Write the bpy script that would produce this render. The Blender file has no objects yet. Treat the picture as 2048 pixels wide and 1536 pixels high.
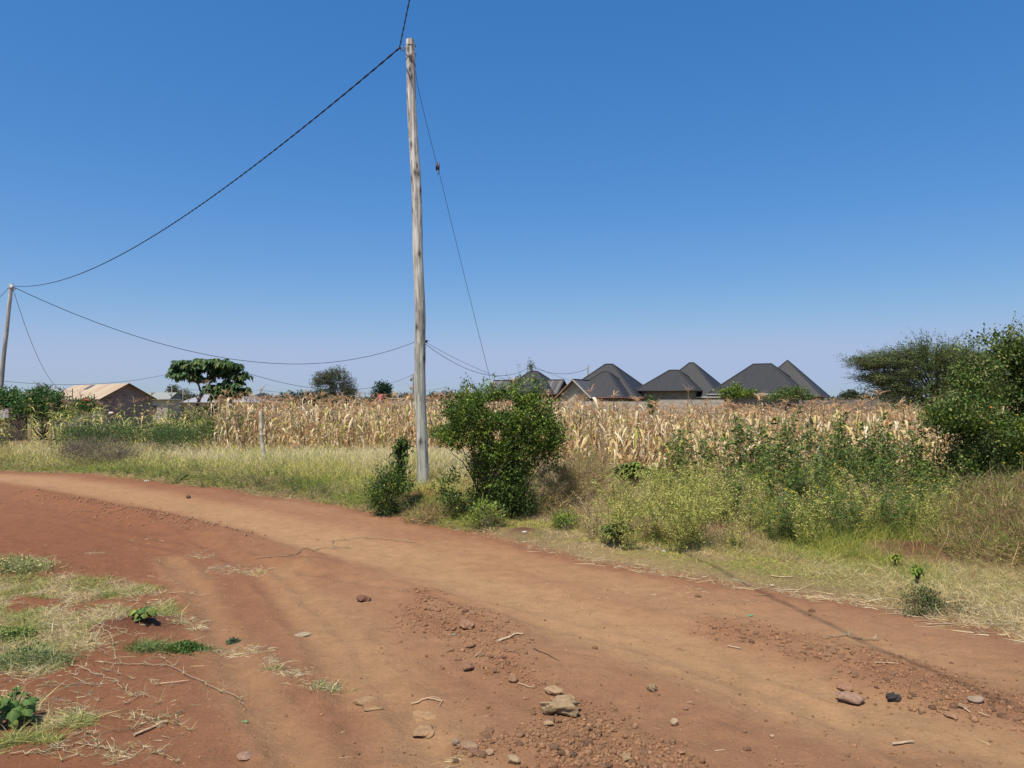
import bpy, math, random
import numpy as np

# ------------------------------------------------------------------ camera, sky, sun
SC = bpy.context.scene
COL = SC.collection
R = np.random.default_rng(7)
random.seed(7)
EYE = 1.6
F = 1500.0            # focal length in pixels of a 2048 wide frame
cam = bpy.data.cameras.new('camera')
cam.sensor_width = 36.0
cam.lens = 36.0 * F / 2048.0
cam.shift_y = 32.0 / 2048.0
cam.clip_start = 0.05
cam.clip_end = 6000
camo = bpy.data.objects.new('camera', cam)
COL.objects.link(camo)
camo.location = (0, 0, EYE)
camo.rotation_euler = (math.radians(90), 0, 0)
SC.camera = camo

SUN = np.array([-0.235, -0.40, 1.0])
SUN /= np.linalg.norm(SUN)
elev = math.asin(SUN[2])
azim = math.atan2(SUN[0], SUN[1])
world = bpy.data.worlds.new('World')
SC.world = world
world.use_nodes = True
wn = world.node_tree
for n in list(wn.nodes):
    wn.nodes.remove(n)
sky = wn.nodes.new('ShaderNodeTexSky')
sky.sky_type = 'NISHITA'
sky.sun_disc = False
sky.sun_elevation = elev
sky.sun_rotation = azim
sky.altitude = 0
sky.air_density = 1.0
sky.dust_density = 0.8
sky.ozone_density = 6.0
hsv = wn.nodes.new('ShaderNodeHueSaturation')
hsv.inputs['Saturation'].default_value = 1.25
bg = wn.nodes.new('ShaderNodeBackground')
bg.inputs['Strength'].default_value = 0.131
wo = wn.nodes.new('ShaderNodeOutputWorld')
# the lowest few degrees of a clear dusty-free sky stay blue: lift the lookup a little
wtc = wn.nodes.new('ShaderNodeTexCoord')
wad = wn.nodes.new('ShaderNodeVectorMath'); wad.operation = 'ADD'; wad.inputs[1].default_value = (0, 0, 0.018)
wno = wn.nodes.new('ShaderNodeVectorMath'); wno.operation = 'NORMALIZE'
wn.links.new(wtc.outputs['Generated'], wad.inputs[0]); wn.links.new(wad.outputs[0], wno.inputs[0]); wn.links.new(wno.outputs[0], sky.inputs[0])
wmu = wn.nodes.new('ShaderNodeVectorMath'); wmu.operation = 'MULTIPLY'; wmu.inputs[1].default_value = (1.0, 0.99, 1.03)
wn.links.new(sky.outputs[0], hsv.inputs['Color'])
wn.links.new(hsv.outputs[0], wmu.inputs[0])
# contrast of each channel, as a phone camera renders a clear sky
wse = wn.nodes.new('ShaderNodeSeparateColor'); wco = wn.nodes.new('ShaderNodeCombineColor')
wn.links.new(wmu.outputs[0], wse.inputs[0])
S0 = 0.145
for ch, gm, k0 in ((0, 1.00, 1.06), (1, 0.80, 0.775), (2, 0.66, 0.84)):
    pw = wn.nodes.new('ShaderNodeMath'); pw.operation = 'POWER'; pw.inputs[1].default_value = gm
    ml = wn.nodes.new('ShaderNodeMath'); ml.operation = 'MULTIPLY'; ml.inputs[1].default_value = k0 * S0 ** (gm - 1)
    wn.links.new(wse.outputs[ch], pw.inputs[0]); wn.links.new(pw.outputs[0], ml.inputs[0])
    sm = wn.nodes.new('ShaderNodeMath'); sm.operation = 'SMOOTH_MIN'
    sm.inputs[1].default_value = (0.400, 0.505, 0.735)[ch] / S0; sm.inputs[2].default_value = 0.10 / S0
    wn.links.new(ml.outputs[0], sm.inputs[0]); wn.links.new(sm.outputs[0], wco.inputs[ch])
wn.links.new(wco.outputs[0], bg.inputs[0])
wn.links.new(bg.outputs[0], wo.inputs[0])

sl = bpy.data.lights.new('sun', 'SUN')
sl.energy = 5.0
sl.angle = math.radians(0.53)
sl.color = (1.0, 0.92, 0.78)
so = bpy.data.objects.new('sun', sl)
COL.objects.link(so)
so.location = tuple(SUN * 60)
so.rotation_euler = (math.acos(SUN[2]), 0, math.atan2(SUN[1], SUN[0]) + math.pi / 2)
SC.view_settings.view_transform = 'Standard'
SC.view_settings.look = 'None'
SC.view_settings.exposure = 0.14
SC.view_settings.gamma = 1.0
SC.cycles.max_bounces = 6
SC.cycles.transparent_max_bounces = 8

# ------------------------------------------------------------------ helpers
def arr(*a):
    return np.array(a, dtype=np.float64)

def srgb(r, g, b):
    c = arr(r, g, b) / 255.0
    return np.where(c <= 0.04045, c / 12.92, ((c + 0.055) / 1.055) ** 2.4)

def hash2(ix, iy, seed):
    h = (ix.astype(np.int64) * 374761393 + iy.astype(np.int64) * 668265263 + seed * 1442695041) & 0xffffffff
    h = ((h ^ (h >> 13)) * 1274126177) & 0xffffffff
    h = h ^ (h >> 16)
    return (h & 0xffffff) / float(0xffffff)

def vnoise(x, y, seed=0):
    x = np.asarray(x, dtype=np.float64); y = np.asarray(y, dtype=np.float64)
    x, y = np.broadcast_arrays(x, y)
    ix = np.floor(x); iy = np.floor(y)
    fx = x - ix; fy = y - iy
    fx = fx * fx * (3 - 2 * fx); fy = fy * fy * (3 - 2 * fy)
    a = hash2(ix, iy, seed); b = hash2(ix + 1, iy, seed)
    c = hash2(ix, iy + 1, seed); d = hash2(ix + 1, iy + 1, seed)
    return (a * (1 - fx) + b * fx) * (1 - fy) + (c * (1 - fx) + d * fx) * fy

def fbm(x, y, seed=0, octv=4, lac=2.1, gain=0.5):
    s = 0; amp = 1; tot = 0
    x = np.asarray(x, dtype=np.float64); y = np.asarray(y, dtype=np.float64)
    for o in range(octv):
        s = s + amp * vnoise(x, y, seed + o * 17)
        tot += amp; amp *= gain
        x = x * lac + 5.3; y = y * lac + 1.7
    return s / tot

def sstep(a, b, x):
    t = np.clip((x - a) / (b - a), 0, 1)
    return t * t * (3 - 2 * t)

def at(px, py, d):
    return arr((px - 1024) / F * d, d, EYE + (800 - py) / F * d)

def seg_dist(x, y, pts):
    """distance to a polyline and the parameter along it"""
    best = np.full(np.shape(x), 1e9)
    for (x0, y0), (x1, y1) in zip(pts[:-1], pts[1:]):
        dx, dy = x1 - x0, y1 - y0
        t = np.clip(((x - x0) * dx + (y - y0) * dy) / (dx * dx + dy * dy), 0, 1)
        d = np.hypot(x - x0 - t * dx, y - y0 - t * dy)
        best = np.minimum(best, d)
    return best

# outlines measured on flat ground
def gp(px, py):
    d = EYE * F / (py - 800.0)
    return ((px - 1024) / F * d, d)

EDGE_PX = [(0, 925), (200, 950), (400, 975), (600, 1000), (800, 1035), (1000, 1075), (1200, 1122), (1400, 1167),
           (1600, 1197), (1800, 1214), (1950, 1247), (2048, 1272)]
_e = [(-600, 480), (-60, 58), (-28, 31)] + [gp(*p) for p in EDGE_PX] + [(5.0, 4.4), (9.0, 2.6), (20, 0), (600, -150)]
EX = np.array([p[0] for p in _e]); EY = np.array([p[1] for p in _e])

def edge_y(x):
    x = np.asarray(x, dtype=np.float64)
    return np.interp(x, EX, EY) + 0.28 * (vnoise(x * 2.3, 3.3, 5) - 0.5) + 0.14 * (vnoise(x * 9, 1.3, 6) - 0.5)

NEAR = [(-600, 460), (-60, 46), (-24, 20), (-13, 12.5), (-5.9, 8.4), (-3.3, 6.4), (-2.3, 5.2), (-1.7, 4.1), (-1.25, 3.2), (-0.9, 0), (-0.5, -20)]
# side of the road nearest the camera, as x limit for a given y
NY = np.array([p[1] for p in NEAR])[::-1]; NX = np.array([p[0] for p in NEAR])[::-1]

def near_x(y):
    return np.interp(y, NY, NX) + 0.3 * (vnoise(np.asarray(y) * 2.1, 9.3, 15) - 0.5)

TRACK = [(-60, 52), (-30, 29)] + [gp(*p) for p in [(0, 948), (200, 977), (400, 1018), (600, 1066), (800, 1116), (1000, 1178),
         (1200, 1252), (1400, 1325), (1600, 1388), (1800, 1442), (2048, 1512)]] + [(3.4, 2.8), (8, 1.2)]
TRACK2 = [gp(*p) for p in [(340, 1120), (400, 1190), (450, 1290), (520, 1420), (600, 1536)]] + [(-0.3, 1.0)]
TRACK3 = [gp(*p) for p in [(560, 1150), (640, 1230), (720, 1330), (830, 1440), (900, 1560)]] + [(-0.1, 1.0)]
TRACK5 = [gp(*p) for p in [(300, 1030), (470, 1120), (560, 1200), (640, 1300), (700, 1420), (740, 1560)]]
TRACK6 = [gp(*p) for p in [(100, 1040), (300, 1090), (560, 1140), (800, 1180), (1050, 1240), (1300, 1300), (1650, 1420), (1900, 1560)]]
TRACK4 = [gp(*p) for p in [(900, 1090), (1150, 1150), (1400, 1215), (1650, 1270), (2048, 1355)]] + [(5, 3.2)]
GRAVEL = [gp(*p) for p in [(840, 1190), (930, 1260), (1010, 1330), (1110, 1420), (1190, 1560)]]
GRAVEL2 = [gp(*p) for p in [(1500, 1270), (1700, 1310), (1850, 1360), (2048, 1420)]]
GRAVEL3 = [gp(*p) for p in [(950, 1500), (1080, 1480), (1300, 1520)]]
BERM = [gp(*p) for p in [(60, 985), (200, 1018), (330, 1045), (480, 1085), (620, 1130)]]

def base_h(x, y):
    h = -0.33 * sstep(15.0, 22.0, y) - 0.55 * sstep(24, 75, y)
    # right hand side of the field drops a little sooner
    h = h - 0.18 * sstep(11.5, 14.5, y) * sstep(1.0, 4.0, x)
    # slight swale before the verge and bank
    return h

def road_mask(x, y):
    e = edge_y(x)
    return sstep(-0.10, 0.12, e - y) * sstep(-0.2, 0.3, x - near_x(y))

def gravel_mask(x, y):
    n = fbm(x * 1.5, y * 1.5, 41, 3)
    g = 1 - sstep(0.05, 0.40, seg_dist(x, y, GRAVEL) + 0.7 * (n - 0.45))
    g2 = 0.75 * (1 - sstep(0.08, 0.42, seg_dist(x, y, GRAVEL2) + 0.6 * (n - 0.5)))
    g3 = 0.8 * (1 - sstep(0.05, 0.22, seg_dist(x, y, GRAVEL3) + 0.3 * (n - 0.5)))
    return np.maximum(np.maximum(g, g2), g3)

def track_mask(x, y):
    n = fbm(x * 0.9, y * 0.9, 51, 3) - 0.5
    w = 0.33 + 0.012 * y
    t1 = 1 - sstep(w * 0.45, w * 1.6, seg_dist(x, y, TRACK) + 0.35 * n)
    t2 = 0.42 * (1 - sstep(0.05, 0.28, seg_dist(x, y, TRACK2) + 0.1 * n))
    t3 = 0.5 * (1 - sstep(0.08, 0.42, seg_dist(x, y, TRACK3) + 0.3 * n))
    t4 = 0.42 * (1 - sstep(0.1, 0.55, seg_dist(x, y, TRACK4) + 0.5 * n))
    return t1, np.maximum(np.maximum(t2, t3), t4)

MOUNDS = [(gp(268, 1262), 0.36, 0.10), (gp(858, 1012), 0.5, 0.22), (gp(1045, 1068), 0.22, 0.04), (gp(1440, 1068), 0.6, 0.1),
          (gp(1850, 1120), 0.8, 0.12)]

def H(x, y):
    x = np.asarray(x, dtype=np.float64); y = np.asarray(y, dtype=np.float64)
    h = base_h(x, y)
    near = 1 - sstep(30, 60, np.abs(y)) 
    rm = road_mask(x, y)
    t1, t2 = track_mask(x, y)
    h = h - 0.025 * t1 * rm - 0.018 * t2 * rm
    h = h + 0.06 * (1 - sstep(0.05, 0.42, seg_dist(x, y, BERM))) * (0.4 + 1.2 * vnoise(x * 3, y * 3, 61)) * rm
    h = h + near * (0.085 * (fbm(x * 0.55, y * 0.55, 11, 3) - 0.5) + 0.022 * (fbm(x * 3.1, y * 3.1, 12, 3) - 0.5))
    rough = 0.35 + 0.65 * (1 - t1)
    h = h + near * 0.020 * (fbm(x * 8, y * 8, 13, 3) - 0.5) * rough
    h = h + near * 0.012 * sstep(.55, .8, vnoise(x * 4.1, y * 5.3, 18)) * rough * (vnoise(x * 23, y * 23, 21))
    for tr, am in ((TRACK2, .014), (TRACK3, .010), (TRACK5, .014), (TRACK6, .010)):
        dd = seg_dist(x, y, tr) + .03 * (vnoise(x * 2.5, y * 2.5, 62) - .5)
        h = h + near * am * (-np.exp(-(dd / .075) ** 2) + .8 * np.exp(-((dd - .13) / .04) ** 2) * (.4 + 1.2 * vnoise(x * 9, y * 9, 63)))
    g = gravel_mask(x, y) * rm
    h = h + g * (0.012 + 0.05 * (fbm(x * 11, y * 11, 14, 3) - 0.45) * sstep(.3, .6, vnoise(x * 3, y * 3, 16)))
    # ruts in tyre tread along the side tracks
    h = h + (1 - rm) * near * 0.05 * sstep(0, 0.6, y - edge_y(x))
    for (mx, my), r, a in MOUNDS:
        d2 = ((x - mx) ** 2 + (y - my) ** 2) / (r * r)
        h = h + a * np.exp(-d2 * 1.6) * (0.8 + 0.5 * vnoise(x * 14, y * 14, 19))
    return h

def gph(px, py):
    """ground point under a picture direction, on the real terrain"""
    dx, dz = (px - 1024) / F, (800 - py) / F
    d = EYE * F / (py - 800.0)
    for _ in range(25):
        z = float(H(dx * d, d))
        d = 0.5 * d + 0.5 * (z - EYE) / dz
    return arr(dx * d, d, float(H(dx * d, d)))

class Geo:
    def __init__(s):
        s.V = []; s.C = []; s.Q = []; s.T = []; s.n = 0; s.QU = []
    def add(s, V, C, quads=None, tris=None):
        V = np.asarray(V, dtype=np.float64).reshape(-1, 3)
        C = np.asarray(C, dtype=np.float64)
        if C.ndim == 1:
            C = np.tile(C[None], (len(V), 1))
        s.V.append(V); s.C.append(C)
        if quads is not None and len(quads): s.Q.append(np.asarray(quads, dtype=np.int64) + s.n)
        if tris is not None and len(tris): s.T.append(np.asarray(tris, dtype=np.int64) + s.n)
        s.n += len(V)
    def arrays(s):
        V = np.concatenate(s.V) if s.V else np.zeros((0, 3))
        C = np.concatenate(s.C) if s.C else np.zeros((0, 3))
        Q = np.concatenate(s.Q) if s.Q else np.zeros((0, 4), int)
        T = np.concatenate(s.T) if s.T else np.zeros((0, 3), int)
        return V, C, Q, T
    def build(s, name, mat, parent=None, smooth=False):
        V, C, Q, T = s.arrays()
        me = bpy.data.meshes.new(name)
        me.vertices.add(len(V))
        me.vertices.foreach_set('co', V.astype(np.float32).ravel())
        nl = len(Q) * 4 + len(T) * 3
        me.loops.add(nl)
        li = np.concatenate([Q.ravel(), T.ravel()]).astype(np.int32)
        me.loops.foreach_set('vertex_index', li)
        me.polygons.add(len(Q) + len(T))
        st = np.concatenate([np.arange(len(Q)) * 4, len(Q) * 4 + np.arange(len(T)) * 3]).astype(np.int32)
        me.polygons.foreach_set('loop_start', st)
        if smooth:
            me.polygons.foreach_set('use_smooth', np.ones(len(Q) + len(T), dtype=bool))
        me.update(calc_edges=True)
        ca = me.color_attributes.new('Col', 'FLOAT_COLOR', 'POINT')
        c4 = np.ones((len(V), 4), dtype=np.float32); c4[:, :3] = np.clip(C, 0, 1)
        ca.data.foreach_set('color', c4.ravel())
        me.materials.append(mat)
        o = bpy.data.objects.new(name, me)
        COL.objects.link(o)
        if parent is not None: o.parent = parent
        return o
    # ---- vectorised shapes
    def strips(s, base, d0, bend, L, W, prof, c0, c1, side=None, twist=None, zmin=None):
        base = np.asarray(base, float); N = len(base)
        d0 = d0 / (np.linalg.norm(d0, axis=1, keepdims=True) + 1e-9)
        L = np.broadcast_to(L, (N,)); W = np.broadcast_to(W, (N,))
        K = len(prof); t = np.linspace(0, 1, K)
        if side is None:
            a = R.uniform(0, 2 * np.pi, N)
            rv = np.stack([np.cos(a), np.sin(a), R.uniform(-.3, .3, N)], 1)
            side = np.cross(d0, rv)
        side = side / (np.linalg.norm(side, axis=1, keepdims=True) + 1e-9)
        nrm = np.cross(d0, side)
        P = base[:, None] + L[:, None, None] * (d0[:, None] * t[None, :, None] + bend[:, None] * (t ** 2)[None, :, None])
        if zmin is not None:
            P[..., 2] = np.maximum(P[..., 2], zmin[:, None])
        if twist is not None:
            ang = twist[:, None] * t[None]
            S = side[:, None] * np.cos(ang)[..., None] + nrm[:, None] * np.sin(ang)[..., None]
        else:
            S = np.repeat(side[:, None], K, 1)
        hw = (W[:, None] * np.asarray(prof)[None])[..., None] * 0.5
        A = P - S * hw; B = P + S * hw
        V = np.stack([A, B], 2).reshape(-1, 3)
        c0 = np.broadcast_to(c0, (N, 3)); c1 = np.broadcast_to(c1, (N, 3))
        C = c0[:, None] * (1 - t)[None, :, None] + c1[:, None] * t[None, :, None]
        C = np.repeat(C[:, :, None], 2, 2).reshape(-1, 3)
        i = (np.arange(N) * K * 2)[:, None] + (np.arange(K - 1) * 2)[None]
        q = np.stack([i, i + 1, i + 3, i + 2], -1).reshape(-1, 4)
        s.add(V, C, quads=q)
    def leaves(s, pos, d, L, W, col, fold=0.15, droop=0.0):
        pos = np.asarray(pos, float); N = len(pos)
        d = d / (np.linalg.norm(d, axis=1, keepdims=True) + 1e-9)
        rv = R.normal(size=(N, 3)) * 0.55 + arr(0, 0, 1)
        sd = np.cross(d, rv); sd /= np.linalg.norm(sd, axis=1, keepdims=True) + 1e-9
        nm = np.cross(sd, d)
        L = np.broadcast_to(L, (N,))[:, None]; W = np.broadcast_to(W, (N,))[:, None]
        b = pos; m = pos + d * L * 0.45
        r = m + sd * W * 0.5 + nm * W * fold; l = m - sd * W * 0.5 + nm * W * fold
        tip = pos + d * L; tip[:, 2] -= droop * L[:, 0]
        V = np.stack([b, r, tip, l], 1).reshape(-1, 3)
        C = np.repeat(np.broadcast_to(col, (N, 3))[:, None], 4, 1).reshape(-1, 3)
        i = (np.arange(N) * 4)[:, None]
        s.add(V, C, quads=np.concatenate([i, i + 1, i + 2, i + 3], 1))
    def tube(s, path, rad, n=8, col=(.3, .25, .2), cap=True):
        P = np.asarray(path, float); K = len(P)
        rad = np.broadcast_to(rad, (K,))
        T = np.gradient(P, axis=0); T /= np.linalg.norm(T, axis=1, keepdims=True) + 1e-12
        ref = arr(1, 0, 0) if abs(T[0][0]) < 0.8 else arr(0, 1, 0)
        U = np.zeros_like(P); u = np.cross(T[0], ref); u /= np.linalg.norm(u)
        for k in range(K):
            u = u - T[k] * np.dot(u, T[k]); u /= np.linalg.norm(u) + 1e-12
            U[k] = u
        Wv = np.cross(T, U)
        a = np.arange(n) * 2 * np.pi / n
        ring = P[:, None] + rad[:, None, None] * (U[:, None] * np.cos(a)[None, :, None] + Wv[:, None] * np.sin(a)[None, :, None])
        V = ring.reshape(-1, 3)
        k = np.arange(K - 1)[:, None] * n; j = np.arange(n)[None]
        q = np.stack([k + j, k + (j + 1) % n, k + n + (j + 1) % n, k + n + j], -1).reshape(-1, 4)
        col = np.asarray(col, float)
        if col.ndim == 2: col = np.repeat(col, n, 0)
        s.add(V, col, quads=q)
        if cap:
            for e, idx in ((0, 0), (K - 1, (K - 1) * n)):
                base = s.n
                ce = col if col.ndim == 1 else col[idx]
                s.add(np.vstack([V[idx:idx + n], P[e][None]]), ce, tris=[(i, (i + 1) % n, n) for i in range(n)])
        return s
    def box(s, c, size, col, rz=0.0):
        sx, sy, sz = size[0] / 2, size[1] / 2, size[2] / 2
        v = np.array([[x, y, z] for x in (-sx, sx) for y in (-sy, sy) for z in (-sz, sz)])
        ca, sa = math.cos(rz), math.sin(rz)
        v = np.stack([v[:, 0] * ca - v[:, 1] * sa, v[:, 0] * sa + v[:, 1] * ca, v[:, 2]], 1) + np.asarray(c)
        s.add(v, col, quads=[(0, 1, 3, 2), (4, 6, 7, 5), (0, 4, 5, 1), (2, 3, 7, 6), (0, 2, 6, 4), (1, 5, 7, 3)])
        return s
    def merge(s, arrs, M=None, off=None, tint=None):
        V, C, Q, T = arrs
        if M is not None: V = V @ M.T
        if off is not None: V = V + off
        if tint is not None: C = C * tint
        s.add(V, C, quads=Q, tris=T)

def tag(o, label=None, cat=None, group=None, kind=None):
    if label: o['label'] = label
    if cat: o['category'] = cat
    if group: o['group'] = group
    if kind: o['kind'] = kind
    return o

def empty(name, loc, label, cat, group=None, rz=0.0):
    o = bpy.data.objects.new(name, None)
    o.empty_display_size = 0.2
    COL.objects.link(o)
    o.location = tuple(loc); o.rotation_euler = (0, 0, rz)
    return tag(o, label, cat, group)

def copy_tree(root, loc=None, rz=None, sc=None):
    r = root.copy(); COL.objects.link(r)
    for ch in list(root.children):
        c = ch.copy(); COL.objects.link(c); c.parent = r
        for g in list(ch.children):
            d = g.copy(); COL.objects.link(d); d.parent = c
    if loc is not None: r.location = tuple(loc)
    if rz is not None: r.rotation_euler = (r.rotation_euler[0], r.rotation_euler[1], rz)
    if sc is not None: r.scale = sc if hasattr(sc, '__len__') else (sc, sc, sc)
    return r

# ------------------------------------------------------------------ materials
def newmat(name):
    m = bpy.data.materials.new(name); m.use_nodes = True
    nt = m.node_tree
    for n in list(nt.nodes): nt.nodes.remove(n)
    out = nt.nodes.new('ShaderNodeOutputMaterial')
    return m, nt, out

def N(nt, kind, **kw):
    n = nt.nodes.new(kind)
    for k, v in kw.items():
        if hasattr(n, k): setattr(n, k, v)
        else: n.inputs[k].default_value = v
    return n

def mix_col(nt, a, b, fac, mode='MIX'):
    m = nt.nodes.new('ShaderNodeMix'); m.data_type = 'RGBA'; m.blend_type = mode
    for s_, v in ((m.inputs[0], fac), (m.inputs[6], a), (m.inputs[7], b)):
        if isinstance(v, (int, float)): s_.default_value = v
        elif isinstance(v, tuple): s_.default_value = v
        else: nt.links.new(v, s_)
    return m.outputs[2]

def vcol_mat(name, rough=0.8, bump=0.0, bscale=40, trans=0.0, spec=0.3, var=0.0, vscale=8.0):
    m, nt, out = newmat(name)
    a = N(nt, 'ShaderNodeVertexColor', layer_name='Col')
    c = a.outputs[0]
    tc = N(nt, 'ShaderNodeTexCoord')
    if var > 0:
        nz = N(nt, 'ShaderNodeTexNoise', Scale=vscale, Detail=5.0, Roughness=0.65)
        nt.links.new(tc.outputs['Object'], nz.inputs['Vector'])
        mr = N(nt, 'ShaderNodeMapRange')
        mr.inputs[1].default_value = 0.3; mr.inputs[2].default_value = 0.7
        mr.inputs[3].default_value = 1 - var; mr.inputs[4].default_value = 1 + var
        nt.links.new(nz.outputs[0], mr.inputs[0])
        vm = N(nt, 'ShaderNodeVectorMath', operation='SCALE')
        nt.links.new(c, vm.inputs[0]); nt.links.new(mr.outputs[0], vm.inputs[3])
        c = vm.outputs[0]
    p = N(nt, 'ShaderNodeBsdfPrincipled')
    p.inputs['Roughness'].default_value = rough
    p.inputs['Specular IOR Level'].default_value = spec
    nt.links.new(c, p.inputs['Base Color'])
    if bump > 0:
        nb = N(nt, 'ShaderNodeTexNoise', Scale=bscale, Detail=6.0, Roughness=0.7)
        nt.links.new(tc.outputs['Object'], nb.inputs['Vector'])
        bp = N(nt, 'ShaderNodeBump', Strength=bump, Distance=0.02)
        nt.links.new(nb.outputs[0], bp.inputs['Height'])
        nt.links.new(bp.outputs[0], p.inputs['Normal'])
    sh = p.outputs[0]
    if trans > 0:
        tr = N(nt, 'ShaderNodeBsdfTranslucent')
        nt.links.new(c, tr.inputs[0])
        mx = N(nt, 'ShaderNodeMixShader'); mx.inputs[0].default_value = trans
        nt.links.new(sh, mx.inputs[1]); nt.links.new(tr.outputs[0], mx.inputs[2])
        sh = mx.outputs[0]
    nt.links.new(sh, out.inputs[0])
    return m

M_LEAF = vcol_mat('leaf', rough=0.6, trans=0.22, spec=0.22)
M_DRY = vcol_mat('dry_leaf', rough=0.75, trans=0.36, spec=0.2)
M_GRASS = vcol_mat('grass', rough=0.7, trans=0.42, spec=0.2)
M_BARK = vcol_mat('bark', rough=0.95, bump=0.5, bscale=30, var=0.25, vscale=12)
M_STONE = vcol_mat('stone', rough=0.95, bump=0.8, bscale=60, var=0.22, vscale=30)
M_PLAIN = vcol_mat('plain', rough=0.7, var=0.12, vscale=5)
M_METAL = vcol_mat('metal', rough=0.5, spec=0.5, var=0.1)
M_CABLE = vcol_mat('cable', rough=0.55, spec=0.4)

def dirt_mat():
    m, nt, out = newmat('dirt')
    a = N(nt, 'ShaderNodeVertexColor', layer_name='Col')
    g = N(nt, 'ShaderNodeNewGeometry')
    pos = g.outputs['Position']
    def noise(scale, det, ro, lo, hi, o0, o1, vec=pos):
        nz = N(nt, 'ShaderNodeTexNoise', Scale=scale, Detail=det, Roughness=ro)
        nt.links.new(vec, nz.inputs['Vector'])
        mr = N(nt, 'ShaderNodeMapRange')
        for i, v in enumerate((lo, hi, o0, o1)): mr.inputs[i + 1].default_value = v
        nt.links.new(nz.outputs[0], mr.inputs[0])
        return mr.outputs[0], nz.outputs[0]
    f1, h1 = noise(7, 8, 0.7, 0.3, 0.7, 0.86, 1.13)
    f2, h2 = noise(55, 6, 0.75, 0.3, 0.7, 0.88, 1.12)
    mm = N(nt, 'ShaderNodeMath', operation='MULTIPLY')
    nt.links.new(f1, mm.inputs[0]); nt.links.new(f2, mm.inputs[1])
    vm = N(nt, 'ShaderNodeVectorMath', operation='SCALE')
    nt.links.new(a.outputs[0], vm.inputs[0]); nt.links.new(mm.outputs[0], vm.inputs[3])
    # scattered pale grit
    vo = N(nt, 'ShaderNodeTexVoronoi', Scale=38.0)
    nt.links.new(pos, vo.inputs['Vector'])
    sp = N(nt, 'ShaderNodeMapRange')
    for i, v in enumerate((0.05, 0.16, 1.0, 0.0)): sp.inputs[i + 1].default_value = v
    nt.links.new(vo.outputs['Distance'], sp.inputs[0])
    sepc = N(nt, 'ShaderNodeSeparateColor'); nt.links.new(vo.outputs['Color'], sepc.inputs[0])
    gt = N(nt, 'ShaderNodeMath', operation='GREATER_THAN'); gt.inputs[1].default_value = 0.8
    nt.links.new(sepc.outputs[0], gt.inputs[0])
    m2 = N(nt, 'ShaderNodeMath', operation='MULTIPLY')
    nt.links.new(sp.outputs[0], m2.inputs[0]); nt.links.new(gt.outputs[0], m2.inputs[1])
    m3 = N(nt, 'ShaderNodeMath', operation='MULTIPLY'); m3.inputs[1].default_value = 0.45
    nt.links.new(m2.outputs[0], m3.inputs[0])
    c = mix_col(nt, vm.outputs[0], (0.46, 0.31, 0.19, 1), m3.outputs[0])
    vo2 = N(nt, 'ShaderNodeTexVoronoi', Scale=21.0)
    nt.links.new(pos, vo2.inputs['Vector'])
    sp2 = N(nt, 'ShaderNodeMapRange')
    for i, v in enumerate((0.04, 0.2, 1.0, 0.0)): sp2.inputs[i + 1].default_value = v
    nt.links.new(vo2.outputs['Distance'], sp2.inputs[0])
    se2 = N(nt, 'ShaderNodeSeparateColor'); nt.links.new(vo2.outputs['Color'], se2.inputs[0])
    g2 = N(nt, 'ShaderNodeMath', operation='GREATER_THAN'); g2.inputs[1].default_value = 0.82
    nt.links.new(se2.outputs[1], g2.inputs[0])
    m4 = N(nt, 'ShaderNodeMath', operation='MULTIPLY'); nt.links.new(sp2.outputs[0], m4.inputs[0]); nt.links.new(g2.outputs[0], m4.inputs[1])
    m5 = N(nt, 'ShaderNodeMath', operation='MULTIPLY'); m5.inputs[1].default_value = 0.4; nt.links.new(m4.outputs[0], m5.inputs[0])
    c = mix_col(nt, c, (0.13, 0.06, 0.035, 1), m5.outputs[0])
    p = N(nt, 'ShaderNodeBsdfPrincipled')
    p.inputs['Roughness'].default_value = 0.97
    p.inputs['Specular IOR Level'].default_value = 0.1
    nt.links.new(c, p.inputs['Base Color'])
    ad = N(nt, 'ShaderNodeMath', operation='MULTIPLY_ADD'); ad.inputs[1].default_value = 0.35
    nt.links.new(h2, ad.inputs[0]); nt.links.new(h1, ad.inputs[2])
    _, h3 = noise(190, 4, 0.7, 0.3, 0.7, 0, 1)
    ad2 = N(nt, 'ShaderNodeMath', operation='MULTIPLY_ADD'); ad2.inputs[1].default_value = 0.14
    nt.links.new(h3, ad2.inputs[0]); nt.links.new(ad.outputs[0], ad2.inputs[2])
    bp = N(nt, 'ShaderNodeBump', Strength=0.85, Distance=0.05)
    nt.links.new(ad2.outputs[0], bp.inputs['Height'])
    nt.links.new(bp.outputs[0], p.inputs['Normal'])
    nt.links.new(p.outputs[0], out.inputs[0])
    return m
M_DIRT = dirt_mat()

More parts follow.
